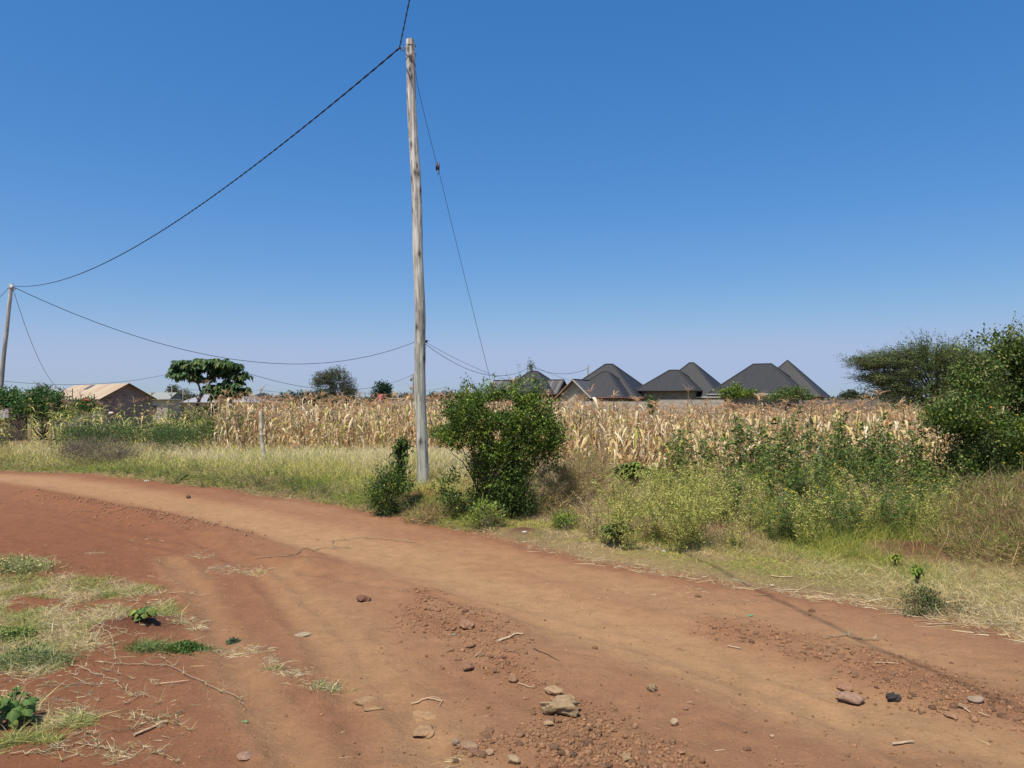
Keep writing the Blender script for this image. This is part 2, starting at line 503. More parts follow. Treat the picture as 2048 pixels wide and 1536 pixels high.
def pole_mat():
    m, nt, out = newmat('weathered_wood')
    a = N(nt, 'ShaderNodeVertexColor', layer_name='Col')
    tc = N(nt, 'ShaderNodeTexCoord')
    mp = N(nt, 'ShaderNodeMapping'); mp.inputs['Scale'].default_value = (30, 30, 1.6)
    nt.links.new(tc.outputs['Object'], mp.inputs[0])
    nz = N(nt, 'ShaderNodeTexNoise', Scale=1.0, Detail=7.0, Roughness=0.7)
    nt.links.new(mp.outputs[0], nz.inputs['Vector'])
    mr = N(nt, 'ShaderNodeMapRange')
    for i, v in enumerate((0.38, 0.58, 0.48, 1.22)): mr.inputs[i + 1].default_value = v
    nt.links.new(nz.outputs[0], mr.inputs[0])
    vm = N(nt, 'ShaderNodeVectorMath', operation='SCALE')
    nt.links.new(a.outputs[0], vm.inputs[0]); nt.links.new(mr.outputs[0], vm.inputs[3])
    p = N(nt, 'ShaderNodeBsdfPrincipled'); p.inputs['Roughness'].default_value = 0.9
    p.inputs['Specular IOR Level'].default_value = 0.15
    nt.links.new(vm.outputs[0], p.inputs['Base Color'])
    bp = N(nt, 'ShaderNodeBump', Strength=0.8, Distance=0.01)
    nt.links.new(nz.outputs[0], bp.inputs['Height']); nt.links.new(bp.outputs[0], p.inputs['Normal'])
    nt.links.new(p.outputs[0], out.inputs[0])
    return m
M_POLE = pole_mat()

def block_mat(name, c1, c2, mortar):
    """concrete blocks laid in courses, from world-sized UVs"""
    m, nt, out = newmat(name)
    uv = N(nt, 'ShaderNodeUVMap', uv_map='UVMap')
    br = N(nt, 'ShaderNodeTexBrick')
    br.inputs['Scale'].default_value = 1.0
    br.inputs['Brick Width'].default_value = 0.46; br.inputs['Row Height'].default_value = 0.24
    br.inputs['Mortar Size'].default_value = 0.014
    br.inputs['Color1'].default_value = (*c1, 1); br.inputs['Color2'].default_value = (*c2, 1)
    br.inputs['Mortar'].default_value = (*mortar, 1)
    nt.links.new(uv.outputs[0], br.inputs['Vector'])
    nz = N(nt, 'ShaderNodeTexNoise', Scale=3.0, Detail=6.0, Roughness=0.7)
    nt.links.new(uv.outputs[0], nz.inputs['Vector'])
    mr = N(nt, 'ShaderNodeMapRange')
    for i, v in enumerate((0.3, 0.7, 0.75, 1.2)): mr.inputs[i + 1].default_value = v
    nt.links.new(nz.outputs[0], mr.inputs[0])
    vm = N(nt, 'ShaderNodeVectorMath', operation='SCALE')
    nt.links.new(br.outputs[0], vm.inputs[0]); nt.links.new(mr.outputs[0], vm.inputs[3])
    p = N(nt, 'ShaderNodeBsdfPrincipled'); p.inputs['Roughness'].default_value = 0.95
    nt.links.new(vm.outputs[0], p.inputs['Base Color'])
    bp = N(nt, 'ShaderNodeBump', Strength=0.5, Distance=0.02); bp.invert = True
    nt.links.new(br.outputs['Fac'], bp.inputs['Height']); nt.links.new(bp.outputs[0], p.inputs['Normal'])
    nt.links.new(p.outputs[0], out.inputs[0])
    return m

def sheet_mat(name, base, streak, rough=0.45, streak_amt=0.5, metallic=0.0, period=0.2, depth=0.02, streak_scale=(2.2, 0.35)):
    """corrugated sheet: u runs along the eave in metres, v down the slope"""
    m, nt, out = newmat(name)
    uv = N(nt, 'ShaderNodeUVMap', uv_map='UVMap')
    mp = N(nt, 'ShaderNodeMapping'); mp.inputs['Scale'].default_value = (streak_scale[0], streak_scale[1], 1)
    nt.links.new(uv.outputs[0], mp.inputs[0])
    nz = N(nt, 'ShaderNodeTexNoise', Scale=1.0, Detail=5.0, Roughness=0.6)
    nt.links.new(mp.outputs[0], nz.inputs['Vector'])
    mr = N(nt, 'ShaderNodeMapRange')
    for i, v in enumerate((0.42, 0.62, 0.0, streak_amt)): mr.inputs[i + 1].default_value = v
    nt.links.new(nz.outputs[0], mr.inputs[0])
    c = mix_col(nt, (*base, 1), (*streak, 1), mr.outputs[0])
    wv = N(nt, 'ShaderNodeTexWave'); wv.wave_type = 'BANDS'; wv.bands_direction = 'X'
    wv.inputs['Scale'].default_value = 0.314 / period
    nt.links.new(uv.outputs[0], wv.inputs['Vector'])
    p = N(nt, 'ShaderNodeBsdfPrincipled'); p.inputs['Roughness'].default_value = rough
    p.inputs['Metallic'].default_value = metallic
    nt.links.new(c, p.inputs['Base Color'])
    bp = N(nt, 'ShaderNodeBump', Strength=1.0, Distance=depth)
    nt.links.new(wv.outputs['Fac'], bp.inputs['Height']); nt.links.new(bp.outputs[0], p.inputs['Normal'])
    nt.links.new(p.outputs[0], out.inputs[0])
    return m

M_BLOCK = block_mat('grey_block', (0.46, 0.41, 0.33), (0.36, 0.32, 0.26), (0.54, 0.49, 0.41))
M_BLOCK_D = block_mat('brown_block', (0.27, 0.22, 0.175), (0.19, 0.155, 0.125), (0.30, 0.26, 0.21))
M_SHADE_WALL = block_mat('shade_toned_wall', (0.10, 0.075, 0.055), (0.07, 0.055, 0.04), (0.08, 0.06, 0.045))  # near-black tone stands in for the shade on the far-left wall
M_PINK = block_mat('pink_plaster', (0.50, 0.36, 0.27), (0.48, 0.35, 0.26), (0.49, 0.355, 0.265))
M_ROOF = sheet_mat('charcoal_sheet', (0.021, 0.021, 0.023), (0.031, 0.030, 0.031), 0.62, 0.6, period=0.22, depth=0.012)
M_ROOF2 = sheet_mat('faded_charcoal_sheet', (0.050, 0.046, 0.045), (0.17, 0.16, 0.155), 0.55, 0.8, period=0.5, depth=0.03, streak_scale=(3.5, 0.15))
M_TIN = sheet_mat('rusty_tin', (0.50, 0.41, 0.28), (0.30, 0.16, 0.08), 0.65, 0.7, period=0.3, depth=0.02, streak_scale=(1.6, 0.12))
M_TIN2 = sheet_mat('pale_tin', (0.50, 0.50, 0.49), (0.30, 0.27, 0.24), 0.4, 0.5, metallic=0.35, period=0.4, depth=0.03, streak_scale=(1.6, 0.12))
M_REDROOF = sheet_mat('red_sheet', (0.42, 0.085, 0.085), (0.30, 0.07, 0.07), 0.5, 0.4, period=0.4)

def poly_obj(name, faces, mat, parent=None, uvs=None):
    """faces: list of lists of 3d points; uv laid in metres (u horizontal in the face, v down/up the slope)"""
    V = []; Fc = []; UV = []
    for f in faces:
        f = [np.asarray(p, float) for p in f]
        n = np.cross(f[1] - f[0], f[2] - f[0]); n /= np.linalg.norm(n) + 1e-9
        u = np.cross(arr(0, 0, 1), n)
        if np.linalg.norm(u) < 1e-3: u = arr(1, 0, 0)
        u /= np.linalg.norm(u); v = np.cross(n, u)
        Fc.append(list(range(len(V), len(V) + len(f))))
        V += f
        UV += [(float(np.dot(p, u)), float(np.dot(p, v))) for p in f]
    me = bpy.data.meshes.new(name)
    me.from_pydata([tuple(p) for p in V], [], Fc)
    uvl = me.uv_layers.new(name='UVMap')
    k = 0
    for poly in me.polygons:
        for li in poly.loop_indices:
            uvl.data[li].uv = UV[me.loops[li].vertex_index]
    me.materials.append(mat)
    o = bpy.data.objects.new(name, me); COL.objects.link(o)
    if parent is not None: o.parent = parent
    return o

def slab_faces(quad, t):
    """thicken a roof polygon downwards by t"""
    q = [np.asarray(p, float) for p in quad]
    lo = [p - arr(0, 0, t) for p in q]
    out = [q, lo[::-1]]
    n = len(q)
    for i in range(n):
        out.append([q[(i + 1) % n], q[i], lo[i], lo[(i + 1) % n]])
    return out

# ------------------------------------------------------------------ ground and road (one sheet, split along the road edge)
def axis(lo, hi, step, grow, far):
    c = list(np.arange(lo, hi, step))
    s_ = step; v = hi
    while v < far:
        c.append(v); s_ *= grow; v += s_
    c.append(far)
    s_ = step; v = lo - step; l = []
    while v > -far:
        l.append(v); s_ *= grow; v -= s_
    l.append(-far)
    return np.array(l[::-1] + c)

gx = axis(-5.5, 5.5, 0.030, 1.035, 3500.0)
gy = axis(2.9, 9.0, 0.032, 1.032, 3500.0)
GX, GY = np.meshgrid(gx, gy)
GZ = H(GX, GY)
C_RED = arr(0.236, 0.100, 0.051)
C_DARK = arr(0.130, 0.056, 0.036)
C_BASE = arr(0.340, 0.184, 0.097)
C_TAN = arr(0.440, 0.268, 0.135)

def dirt_color(x, y):
    t1, t2 = track_mask(x, y)
    n1 = fbm(x * 0.35, y * 0.5, 71, 4)[..., None]
    n2 = fbm(x * 2.5, y * 2.5, 72, 4)[..., None]
    left = (1 - sstep(-2.9, 0.2, x + 0.40 * (y - 4)))[..., None] * (.75 + .25 * (1 - sstep(8, 14, y)))[..., None]
    c = C_BASE * (1 - left) + C_RED * left
    c = c * (1 - 0.22 * sstep(0.5, 0.68, n1)) + C_RED * 0.22 * sstep(0.5, 0.68, n1)
    c = c * (1 - t1[..., None] * 0.65) + C_TAN * t1[..., None] * 0.65
    c = c * (1 - t2[..., None]) + C_TAN * 0.92 * t2[..., None]
    g = (gravel_mask(x, y) * sstep(0.35, 0.6, n2[..., 0]))[..., None]
    c = c * (1 - 0.5 * g) + C_RED * 0.95 * 0.5 * g
    e = (1 - sstep(0.0, 0.5, edge_y(x) - y))[..., None]
    c = c * (1 - 0.6 * e) + C_RED * 0.95 * 0.6 * e
    return c * (0.93 + 0.14 * n2)

def ground_color(x, y):
    c = dirt_color(x, y)
    d = y - edge_y(x)
    n = fbm(x * 0.8, y * 0.8, 73, 4)[..., None]
    n3 = fbm(x * 0.02, y * 0.02, 74, 4)[..., None]
    verge = arr(0.26, 0.185, 0.09) * (0.75 + 0.5 * n)
    field = arr(0.20, 0.125, 0.07) * (0.8 + 0.4 * n)
    far = arr(0.30, 0.24, 0.11) * (1 - n3) + arr(0.12, 0.14, 0.055) * n3
    w = sstep(0.0, 0.25, d)[..., None]
    c = c * (1 - w) + verge * w
    w = sstep(15, 22, y)[..., None] * (d > 0)[..., None]
    c = c * (1 - w) + field * w
    w = np.maximum(sstep(55, 80, np.abs(y)), sstep(60, 90, np.abs(x)))[..., None]
    c = c * (1 - w) + far * w
    for (mx, my), r, a in MOUNDS:
        w = np.exp(-2.2 * ((x - mx) ** 2 + (y - my) ** 2) / (r * r))[..., None]
        c = c * (1 - w) + C_DARK * 1.0 * w
    return c

GC = ground_color(GX, GY)
ny_, nx_ = GX.shape
idx = np.arange(ny_ * nx_).reshape(ny_, nx_)
quads = np.stack([idx[:-1, :-1], idx[:-1, 1:], idx[1:, 1:], idx[1:, :-1]], -1)
cx = 0.25 * (GX[:-1, :-1] + GX[1:, 1:] + GX[:-1, 1:] + GX[1:, :-1])
cy = 0.25 * (GY[:-1, :-1] + GY[1:, 1:] + GY[:-1, 1:] + GY[1:, :-1])
is_road = (cy < edge_y(cx)) & (cx > near_x(cy))
for nm, msk in (('dirt_road', is_road), ('ground', ~is_road)):
    q = quads[msk]
    used, inv = np.unique(q, return_inverse=True)
    g = Geo()
    g.add(np.stack([GX, GY, GZ], -1).reshape(-1, 3)[used], GC.reshape(-1, 3)[used], quads=inv.reshape(-1, 4))
    tag(g.build(nm, M_DIRT, smooth=True), kind='structure')

# ------------------------------------------------------------------ utility poles and cables
def wood_pole(name, base, top, r0, r1, label, group=None, dense=True, tone=(0.60, 0.58, 0.51), seed=3, band=True):
    root = empty(name, base, label, 'utility pole', group)
    base = np.asarray(base, float); top = np.asarray(top, float)
    rg = np.random.default_rng(seed)
    K = 460 if dense else 14
    n = 40 if dense else 10
    t = np.linspace(-0.03, 1, K)
    L = np.linalg.norm(top - base)
    P = (top - base)[None] * t[:, None]
    P[:, 0] += 0.022 * np.sin(t * 7.1 + seed) * L / 8 + 0.008 * np.sin(t * 21)
    P[:, 1] += 0.015 * np.sin(t * 5.3 + 1)
    a = np.arange(n) * 2 * np.pi / n
    rad = (r0 + (r1 - r0) * t)[:, None] * (1 + 0.05 * (fbm(t[:, None] * 14, a[None] * 0 + 2, seed, 3) - 0.5)
                                           + 0.06 * (vnoise(t[:, None] * 26, np.cos(a)[None] * 2 + 5, seed + 1) - 0.5))
    col = np.tile(arr(*tone)[None, None], (K, n, 1))
    green = (1 - sstep(0.25, 0.62, t))[:, None, None]
    col = col * (1 - 0.5 * green) + arr(0.34, 0.35, 0.27) * 0.5 * green
    up = sstep(0.45, 0.95, t)[:, None, None]
    col = col * (1 - 0.55 * up) + arr(0.68, 0.66, 0.60) * 0.55 * up
    col = col * (0.88 + 0.26 * fbm(t[:, None] * 30, a[None] * 3, seed + 3, 3)[..., None])
    if dense:
        for k in range(26):
            tk = rg.uniform(0.42, 0.985) if k < 20 else rg.uniform(0.03, 0.4)
            ak = rg.uniform(math.pi * 0.9, math.pi * 2.1)
            da = np.angle(np.exp(1j * (a[None] - ak))) * 0.09
            dz = (t[:, None] - tk) * L
            d = np.sqrt((da / 0.028) ** 2 + (dz / 0.065) ** 2)
            w = np.exp(-d ** 2)
            col = col * (1 - 0.92 * w[..., None]) + arr(0.03, 0.022, 0.016) * 0.92 * w[..., None]
            w2 = np.exp(-((da / 0.045) ** 2 + (dz / 0.09) ** 2))
            rad = rad + 0.012 * w2 - 0.012 * w
        for k in range(60):   # weather checks running with the grain
            tk = rg.uniform(0.0, 1.0); ak = rg.uniform(math.pi * 0.9, math.pi * 2.1)
            da = np.angle(np.exp(1j * (a[None] - ak - 0.3 * (t[:, None] - tk)))) * 0.09
            w = np.exp(-(da / 0.010) ** 2) * (np.abs(t[:, None] - tk) < rg.uniform(0.01, 0.05))
            col = col * (1 - 0.5 * w[..., None]); rad = rad - 0.003 * w
    V = P[:, None] + np.stack([rad * np.cos(a), rad * np.sin(a), np.zeros_like(rad)], -1)
    g = Geo()
    k = np.arange(K - 1)[:, None] * n; j = np.arange(n)[None]
    g.add(V.reshape(-1, 3), col.reshape(-1, 3), quads=np.stack([k + j, k + (j + 1) % n, k + n + (j + 1) % n, k + n + j], -1).reshape(-1, 4))
    capv = np.vstack([V[-1], (P[-1] + arr(0, 0, 0.012))[None]])
    g.add(capv, arr(0.5, 0.45, 0.36), tris=[(i, (i + 1) % n, n) for i in range(n)])
    g.build('shaft', M_POLE, root, smooth=True)
    return root, P, t

def ring(g, c, r, rr, col, tilt=0.0, n=20):
    a = np.linspace(0, 2 * np.pi, n)
    p = np.stack([c[0] + r * np.cos(a), c[1] + r * np.sin(a), c[2] + tilt * r * np.cos(a)], 1)
    g.tube(p, rr, 6, col, cap=False)

BASE_M = gph(848, 972); D_M = BASE_M[1]
TOP_M = at(822, 80, D_M - 0.15)
pole, PP, PT = wood_pole('utility_pole', BASE_M, TOP_M, 0.108, 0.078,
                         'tall weathered grey wooden pole rising from the grass left of the big green bush', seed=4)
g = Geo()
topl = TOP_M - BASE_M
ring(g, topl + arr(0.0, 0, -0.11), 0.083, 0.006, arr(.10, .09, .08))
g.build('wire_band', M_METAL, pole, smooth=True)
g = Geo()
ring(g, topl + arr(0.0, 0, -0.30), 0.090, 0.005, arr(.12, .10, .09), 0.5)
g.build('wire_band', M_METAL, pole, smooth=True)
g = Geo()
ring(g, topl + arr(0.0, 0, -0.36), 0.088, 0.005, arr(.12, .10, .09), -1.2)
g.build('wire_band', M_METAL, pole, smooth=True)
HOOK = at(799, 96, D_M - 0.15)
hk = HOOK - BASE_M
g = Geo()
t = np.linspace(0, 1, 26)
x0 = topl + arr(-0.075, 0, -0.13)
path = x0[None] * (1 - t)[:, None] + hk[None] * t[:, None]
path[:, 2] += 0.018 * np.sin(t * 15); path[:, 1] += 0.018 * np.cos(t * 15)
g.tube(path, 0.0055, 6, arr(.30, .29, .28))
path2 = path.copy(); path2[:, 2] = x0[2] + (path[:, 2] - x0[2]) * 1.0 - 0.05 * np.sin(t * np.pi); path2[:, 1] += 0.01
g.tube(path2, 0.0055, 6, arr(.22, .2, .19))
ring(g, hk, 0.022, 0.008, arr(.25, .24, .23), 0.4, 12)
g.build('hook', M_METAL, pole, smooth=True)
g = Geo()
g.tube([topl + arr(.07, 0, -0.33), topl + arr(.115, -.01, -0.35)], 0.006, 6, arr(.1, .1, .1))
g.build('nail', M_METAL, pole)
# clamp half way down
g = Geo()
cl = at(853, 683, D_M) - BASE_M
g.box(cl + arr(-0.005, 0, 0), (0.04, 0.05, 0.05), arr(.06, .06, .065))
g.tube([cl + arr(-.1, 0, 0), cl + arr(.05, 0, .012)], 0.007, 6, arr(.12, .12, .12))
g.build('clamp', M_METAL, pole)

def cable(name, a, b, sag, r, label, cat='cable', twist=False, col=(.012, .012, .02), n=70, group=None):
    a = np.asarray(a, float); b = np.asarray(b, float)
    L = np.linalg.norm(b - a)
    if twist: n = int(L / 0.07)
    t = np.linspace(0, 1, n)
    P = a[None] * (1 - t)[:, None] + b[None] * t[:, None]
    P[:, 2] -= sag * 4 * t * (1 - t)
    g = Geo()
    if twist:
        d = (b - a) / L; u = np.cross(d, arr(0, 0, 1)); u /= np.linalg.norm(u); v = np.cross(u, d)
        ph = t * L / 0.55 * 2 * np.pi
        for s_ in (0, np.pi):
            g.tube(P + (np.cos(ph + s_)[:, None] * u + np.sin(ph + s_)[:, None] * v) * r * 0.7, r, 6, arr(*col))
    else:
        g.tube(P, r, 6, arr(*col))
    o = g.build(name, M_CABLE, None, smooth=True)
    return tag(o, label, cat, group)

D_L = 41.0
TOPL = at(22, 568, D_L)
baseL = at(-7, 900, D_L); baseL[2] = float(H(baseL[0], baseL[1]))
poleL, _, _ = wood_pole('utility_pole', baseL, TOPL, 0.12, 0.095,
                        'distant grey wooden pole leaning right at the left edge of the picture', dense=False, tone=(0.33, 0.32, 0.28), seed=8)
g = Geo()
tl = TOPL - baseL
ring(g, tl + arr(0, 0, -.2), 0.11, 0.02, arr(.5, .5, .48))
g.box(tl + arr(.12, -.08, -.18), (.12, .12, .22), arr(.55, .55, .53))
ring(g, tl + arr(0.15, 0, -.3), 0.10, 0.012, arr(.2, .2, .2), 0.5)
g.build('clamp', M_METAL, poleL)
cable('power_cable', TOPL + arr(.05, 0, -.1), HOOK, 1.25, 0.0105, 'black twisted cable sagging from the leaning left pole up to the tall pole top', 'power cable', twist=True)
# span over the viewer to a pole behind
dirv = arr(0.232, -1.0, 0.0)
FAR = HOOK + dirv * 30 + arr(0, 0, 0.1)
cable('power_cable', HOOK, FAR, 0.62, 0.0078, 'black twisted cable leaving the tall pole top steeply towards the top of the sky', 'power cable', twist=True)
bb = FAR.copy(); bb[2] = float(H(FAR[0], FAR[1]))
pb, _, _ = wood_pole('utility_pole', bb, FAR + arr(0.02, 0, .12), 0.11, 0.08, 'weathered wooden pole carrying the cable behind the viewer', dense=False, seed=12)
cable('power_cable', TOPL + arr(-.05, 0, -.1), TOPL + arr(-12, 11, -1.8), .5, 0.012, 'short black cable running off the left side of the leaning pole', 'power cable')
# far pole hidden behind the tall one, carrying the second cable
D_B = 66.0
hb = at(838, 681, D_B); hbase = hb.copy(); hbase[2] = float(H(hb[0], hb[1]))
wood_pole('utility_pole', hbase, hb + arr(0, 0, .25), 0.12, 0.1, 'distant pole almost fully hidden behind the tall weathered pole', dense=False, seed=13)
cable('power_cable', TOPL + arr(.1, 0, -.15), hb + arr(-.05, 0, 0), 3.05, 0.019, 'thin dark cable sagging low from the leaning pole across to the tall pole', 'power cable', twist=False)
D_H = 104.0
hp = at(1062, 733, D_H)
cable('power_cable', hb + arr(.15, 0, 0), hp + arr(0, 0, 0), 2.1, 0.024, 'thin cable from the tall pole to the ivy-topped pole above the first dark roof', 'power cable')
hq = at(1176, 737, 122.0)
cable('power_cable', hp, hq, 0.95, 0.028, 'short thin cable between the two small poles behind the dark roofs', 'power cable')
cable('service_wire', hb + arr(.15, 0, .1), at(1028, 764, 84), .35, 0.017, 'thin wire dropping from the tall pole to the first dark roof', 'wire')
cable('service_wire', hp + arr(.2, 0, .2), at(1152, 764, 84), .2, 0.017, 'thin wire dropping right from the ivy-topped pole to the second dark roof', 'wire')

# guy wire with its insulator
ga = at(835, 170, D_M - 0.05); gi0 = at(873, 326, D_M + 0.9); gi1 = at(877, 340, D_M + 0.98)
gend = gph(1004, 900)
g = Geo()
for a_, b_ in ((at(826, 104, D_M - 0.1), ga), (ga, gi0), (gi1, None)):
    if b_ is None:
        dd = at(986, 776, D_M + 3.6) - gi1
        b_ = gi1 + dd * ((gi1[2] + 0.12) / (-dd[2]))
    P = a_[None] + (b_ - a_)[None] * np.linspace(0, 1, 30)[:, None]
    P[:, 2] -= 0.06 * np.sin(np.linspace(0, np.pi, 30)) * min(1, np.linalg.norm(b_ - a_) / 3)
    g.tube(P, 0.0045, 6, arr(.05, .055, .065))
guy = g.build('guy_wire', M_CABLE, None)
tag(guy, 'steel stay wire running from the tall pole top down behind the big bush', 'guy wire')
g = Geo()
mid = (gi0 + gi1) / 2
g.box(mid + arr(-.018, 0, 0), (.03, .045, .15), arr(.05, .014, .014), 0.2)
g.box(mid + arr(.022, 0, -.005), (.03, .045, .13), arr(.05, .014, .014), 0.2)
g.box(mid + arr(0, 0, -.03), (.05, .03, .03), arr(.06, .018, .016), 0.2)
ring(g, mid + arr(0.02, 0, -.12), 0.02, .004, arr(.1, .1, .1), 2.0, 10)
g.build('insulator', M_METAL, guy)

# second low run of cable on the left and the far poles
fp = at(826, 749, 140)
cable('power_cable', at(-120, 744, 60), at(345, 746, 84), 1.15, 0.016, 'low thin cable passing behind the leaning pole to the flat-topped tree', 'power cable')
cable('power_cable', at(470, 738, 84), fp, 2.6, 0.026, 'low thin cable from the flat-topped tree past the bare tree to the far pole', 'power cable')
cable('service_wire', TOPL + arr(.12, 0, -.3), at(128, 781, 62), 1.3, 0.012, 'thin wire dropping from the leaning pole to the shed roof', 'wire')
cable('service_wire', at(128, 781, 62), at(145, 781, 61), .02, 0.010, 'tiny length of wire joining the shed roof to its thin mast', 'wire')

def far_pole(px, pytop, d, label, r=0.12, ivy=False, extra=None):
    tp = at(px, pytop, d); b = tp.copy(); b[2] = float(H(tp[0], tp[1]))
    o, _, _ = wood_pole('utility_pole', b, tp, r, r * .8, label, dense=False, tone=(.20, .19, .17), seed=int(px))
    if ivy:
        g = Geo()
        p = (tp - b) + R.normal(size=(260, 3)) * arr(.28, .28, .45) + arr(0, 0, -.35)
        g.leaves(p, R.normal(size=(260, 3)), R.uniform(.12, .25, 260), .14, arr(.10, .14, .06))
        g.build('climbing_plant', M_LEAF, o)
    if extra: extra(o, tp - b)
    return o
far_pole(1062, 728, D_H, 'distant pole topped with a tuft of climbing plant behind the first dark roof', .2, ivy=True)
far_pole(1176, 731, 122, 'thin distant pole standing between the first and second dark roofs', .17)
def transformer(o, top):
    g = Geo(); g.box(top + arr(-.35, 0, -.9), (.35, .35, .8), arr(.25, .26, .27)); g.build('box', M_METAL, o)
far_pole(826, 748, 140, 'distant pole with a small box just left of the tall pole', .19, extra=transformer)
far_pole(890, 773, 230, 'tiny distant pole just right of the tall pole', .2)
far_pole(635, 767, 170, 'small distant pole left of the bare thorn tree', .18)
far_pole(730, 785, 260, 'tiny distant pole between the thorn tree and the red roof', .2)
far_pole(521, 778, 200, 'tiny distant pole right of the flat-topped tree', .2)
far_pole(344, 771, 120, 'thin distant pole in front of the round dull tree', .1)
far_pole(366, 780, 118, 'shorter thin distant pole right of the round dull tree', .09)
far_pole(736, 788, 250, 'shorter tiny pole beside the one near the red roof', .12)
cable('power_cable', at(521, 780, 200), at(730, 786, 260), 1.0, 0.035, 'faint low cable between two tiny far poles behind the maize', 'power cable')
cable('power_cable', at(730, 786, 260), at(890, 775, 230), 1.0, 0.035, 'faint low cable behind the red roofed house', 'power cable')
cable('power_cable', at(344, 773, 120), at(521, 780, 200), .8, 0.02, 'faint low cable passing behind the flat-topped tree', 'power cable')
cable('power_cable', at(890, 775, 230), at(1000, 790, 250), .6, 0.035, 'faint low cable right of the tall pole above the maize', 'power cable')

# short leaning fence post in the grass
pb_ = gph(529, 936)
g = Geo()
tt = at(520, 822, pb_[1]) - pb_
K = 30; ts = np.linspace(-0.05, 1, K)
path = tt[None] * ts[:, None]; path[:, 0] += 0.012 * np.sin(ts * 9)
cols = arr(.52, .46, .36)[None] * (0.6 + 0.8 * R.random((K, 1)))
g.tube(path, 0.060 - 0.018 * ts + 0.002 * R.normal(size=K), 12, cols)
o = g.build('fence_post', M_BARK, None, smooth=False); o.location = tuple(pb_)
tag(o, 'short pale leaning stone post alone in the tall grass before the maize', 'post')

# ------------------------------------------------------------------ buildings
def rotz(p, a):
    c, s = math.cos(a), math.sin(a)
    p = np.asarray(p, float)
    return np.stack([p[..., 0] * c - p[..., 1] * s, p[..., 0] * s + p[..., 1] * c, p[..., 2]], -1)

def hip(x0, x1, y0, y1, ze, zr, rl, axis_='x', t=0.07, shift=0.0):
    """roof faces of a hip over a rectangle; rl ridge length"""
    mx, my = (x0 + x1) / 2, (y0 + y1) / 2
    if axis_ == 'x':
        A = (mx - rl / 2 + shift, my, zr); B = (mx + rl / 2 + shift, my, zr)
        f = [[(x0, y0, ze), (x1, y0, ze), B, A], [(x1, y0, ze), (x1, y1, ze), B], [(x1, y1, ze), (x0, y1, ze), A, B], [(x0, y1, ze), (x0, y0, ze), A]]
    else:
        A = (mx, my - rl / 2 + shift, zr); B = (mx, my + rl / 2 + shift, zr)
        f = [[(x0, y0, ze), (x1, y0, ze), A], [(x1, y0, ze), (x1, y1, ze), B, A], [(x1, y1, ze), (x0, y1, ze), B], [(x0, y1, ze), (x0, y0, ze), A, B]]
    return f, (A, B)

def put(faces, rz, org):
    return [[rotz(p, rz) + org for p in f] for f in faces]

def ridge_caps(name, segs, mat_col, parent, r=0.07):
    g = Geo()
    for a_, b_ in segs:
        g.tube([np.asarray(a_, float) + arr(0, 0, .02), np.asarray(b_, float) + arr(0, 0, .02)], r, 6, arr(*mat_col))
    return g.build(name, M_PLAIN, parent)

def fascia(name, rect_pts, h, parent, col, off=0.04):
    g = Geo(); n = len(rect_pts)
    for i in range(n - 1):
        a_, b_ = np.asarray(rect_pts[i], float), np.asarray(rect_pts[i + 1], float)
        d = b_ - a_; L = math.hypot(d[0], d[1])
        if L < 1e-6: continue
        nn = arr(d[1] / L, -d[0] / L, 0) * off
        A, B = a_ + nn, b_ + nn
        V = [A, B, B - arr(0, 0, h), A - arr(0, 0, h), A - nn * 1.6, B - nn * 1.6, B - arr(0, 0, h) - nn * 1.6, A - arr(0, 0, h) - nn * 1.6]
        g.add(V, arr(*col), quads=[(0, 1, 2, 3), (5, 4, 7, 6), (4, 5, 1, 0), (3, 2, 6, 7), (0, 3, 7, 4), (1, 5, 6, 2)])
    return g.build(name, M_PLAIN, parent)

def walls(name, x0, x1, y0, y1, z0, z1, rz, mat, parent, org=(0, 0, 0)):
    f = [[(x0, y0, z0), (x1, y0, z0), (x1, y0, z1), (x0, y0, z1)], [(x1, y0, z0), (x1, y1, z0), (x1, y1, z1), (x1, y0, z1)],
         [(x1, y1, z0), (x0, y1, z0), (x0, y1, z1), (x1, y1, z1)], [(x0, y1, z0), (x0, y0, z0), (x0, y0, z1), (x0, y1, z1)]]
    return poly_obj(name, put(f, rz, np.asarray(org, float)), mat, parent)

def opening(name, x, y, z, w, h, rz, parent, face='front'):
    g = Geo()
    c = rotz(arr(x, y, z), rz)
    sz = (w, 0.10, h) if face == 'front' else (0.10, w, h)
    g.box(c, sz, arr(.02, .018, .016), rz)
    o = g.build(name, M_PLAIN, parent)
    for nm_, dz in (('lintel', h / 2 + .04), ('sill', -h / 2 - .04)):
        g2 = Geo(); c2 = rotz(arr(x, y, z + dz), rz)
        g2.box(c2, (w + .16, .16, .08) if face == 'front' else (.16, w + .16, .08), arr(.30, .27, .24), rz)
        g2.build(nm_, M_PLAIN, o)
    return o

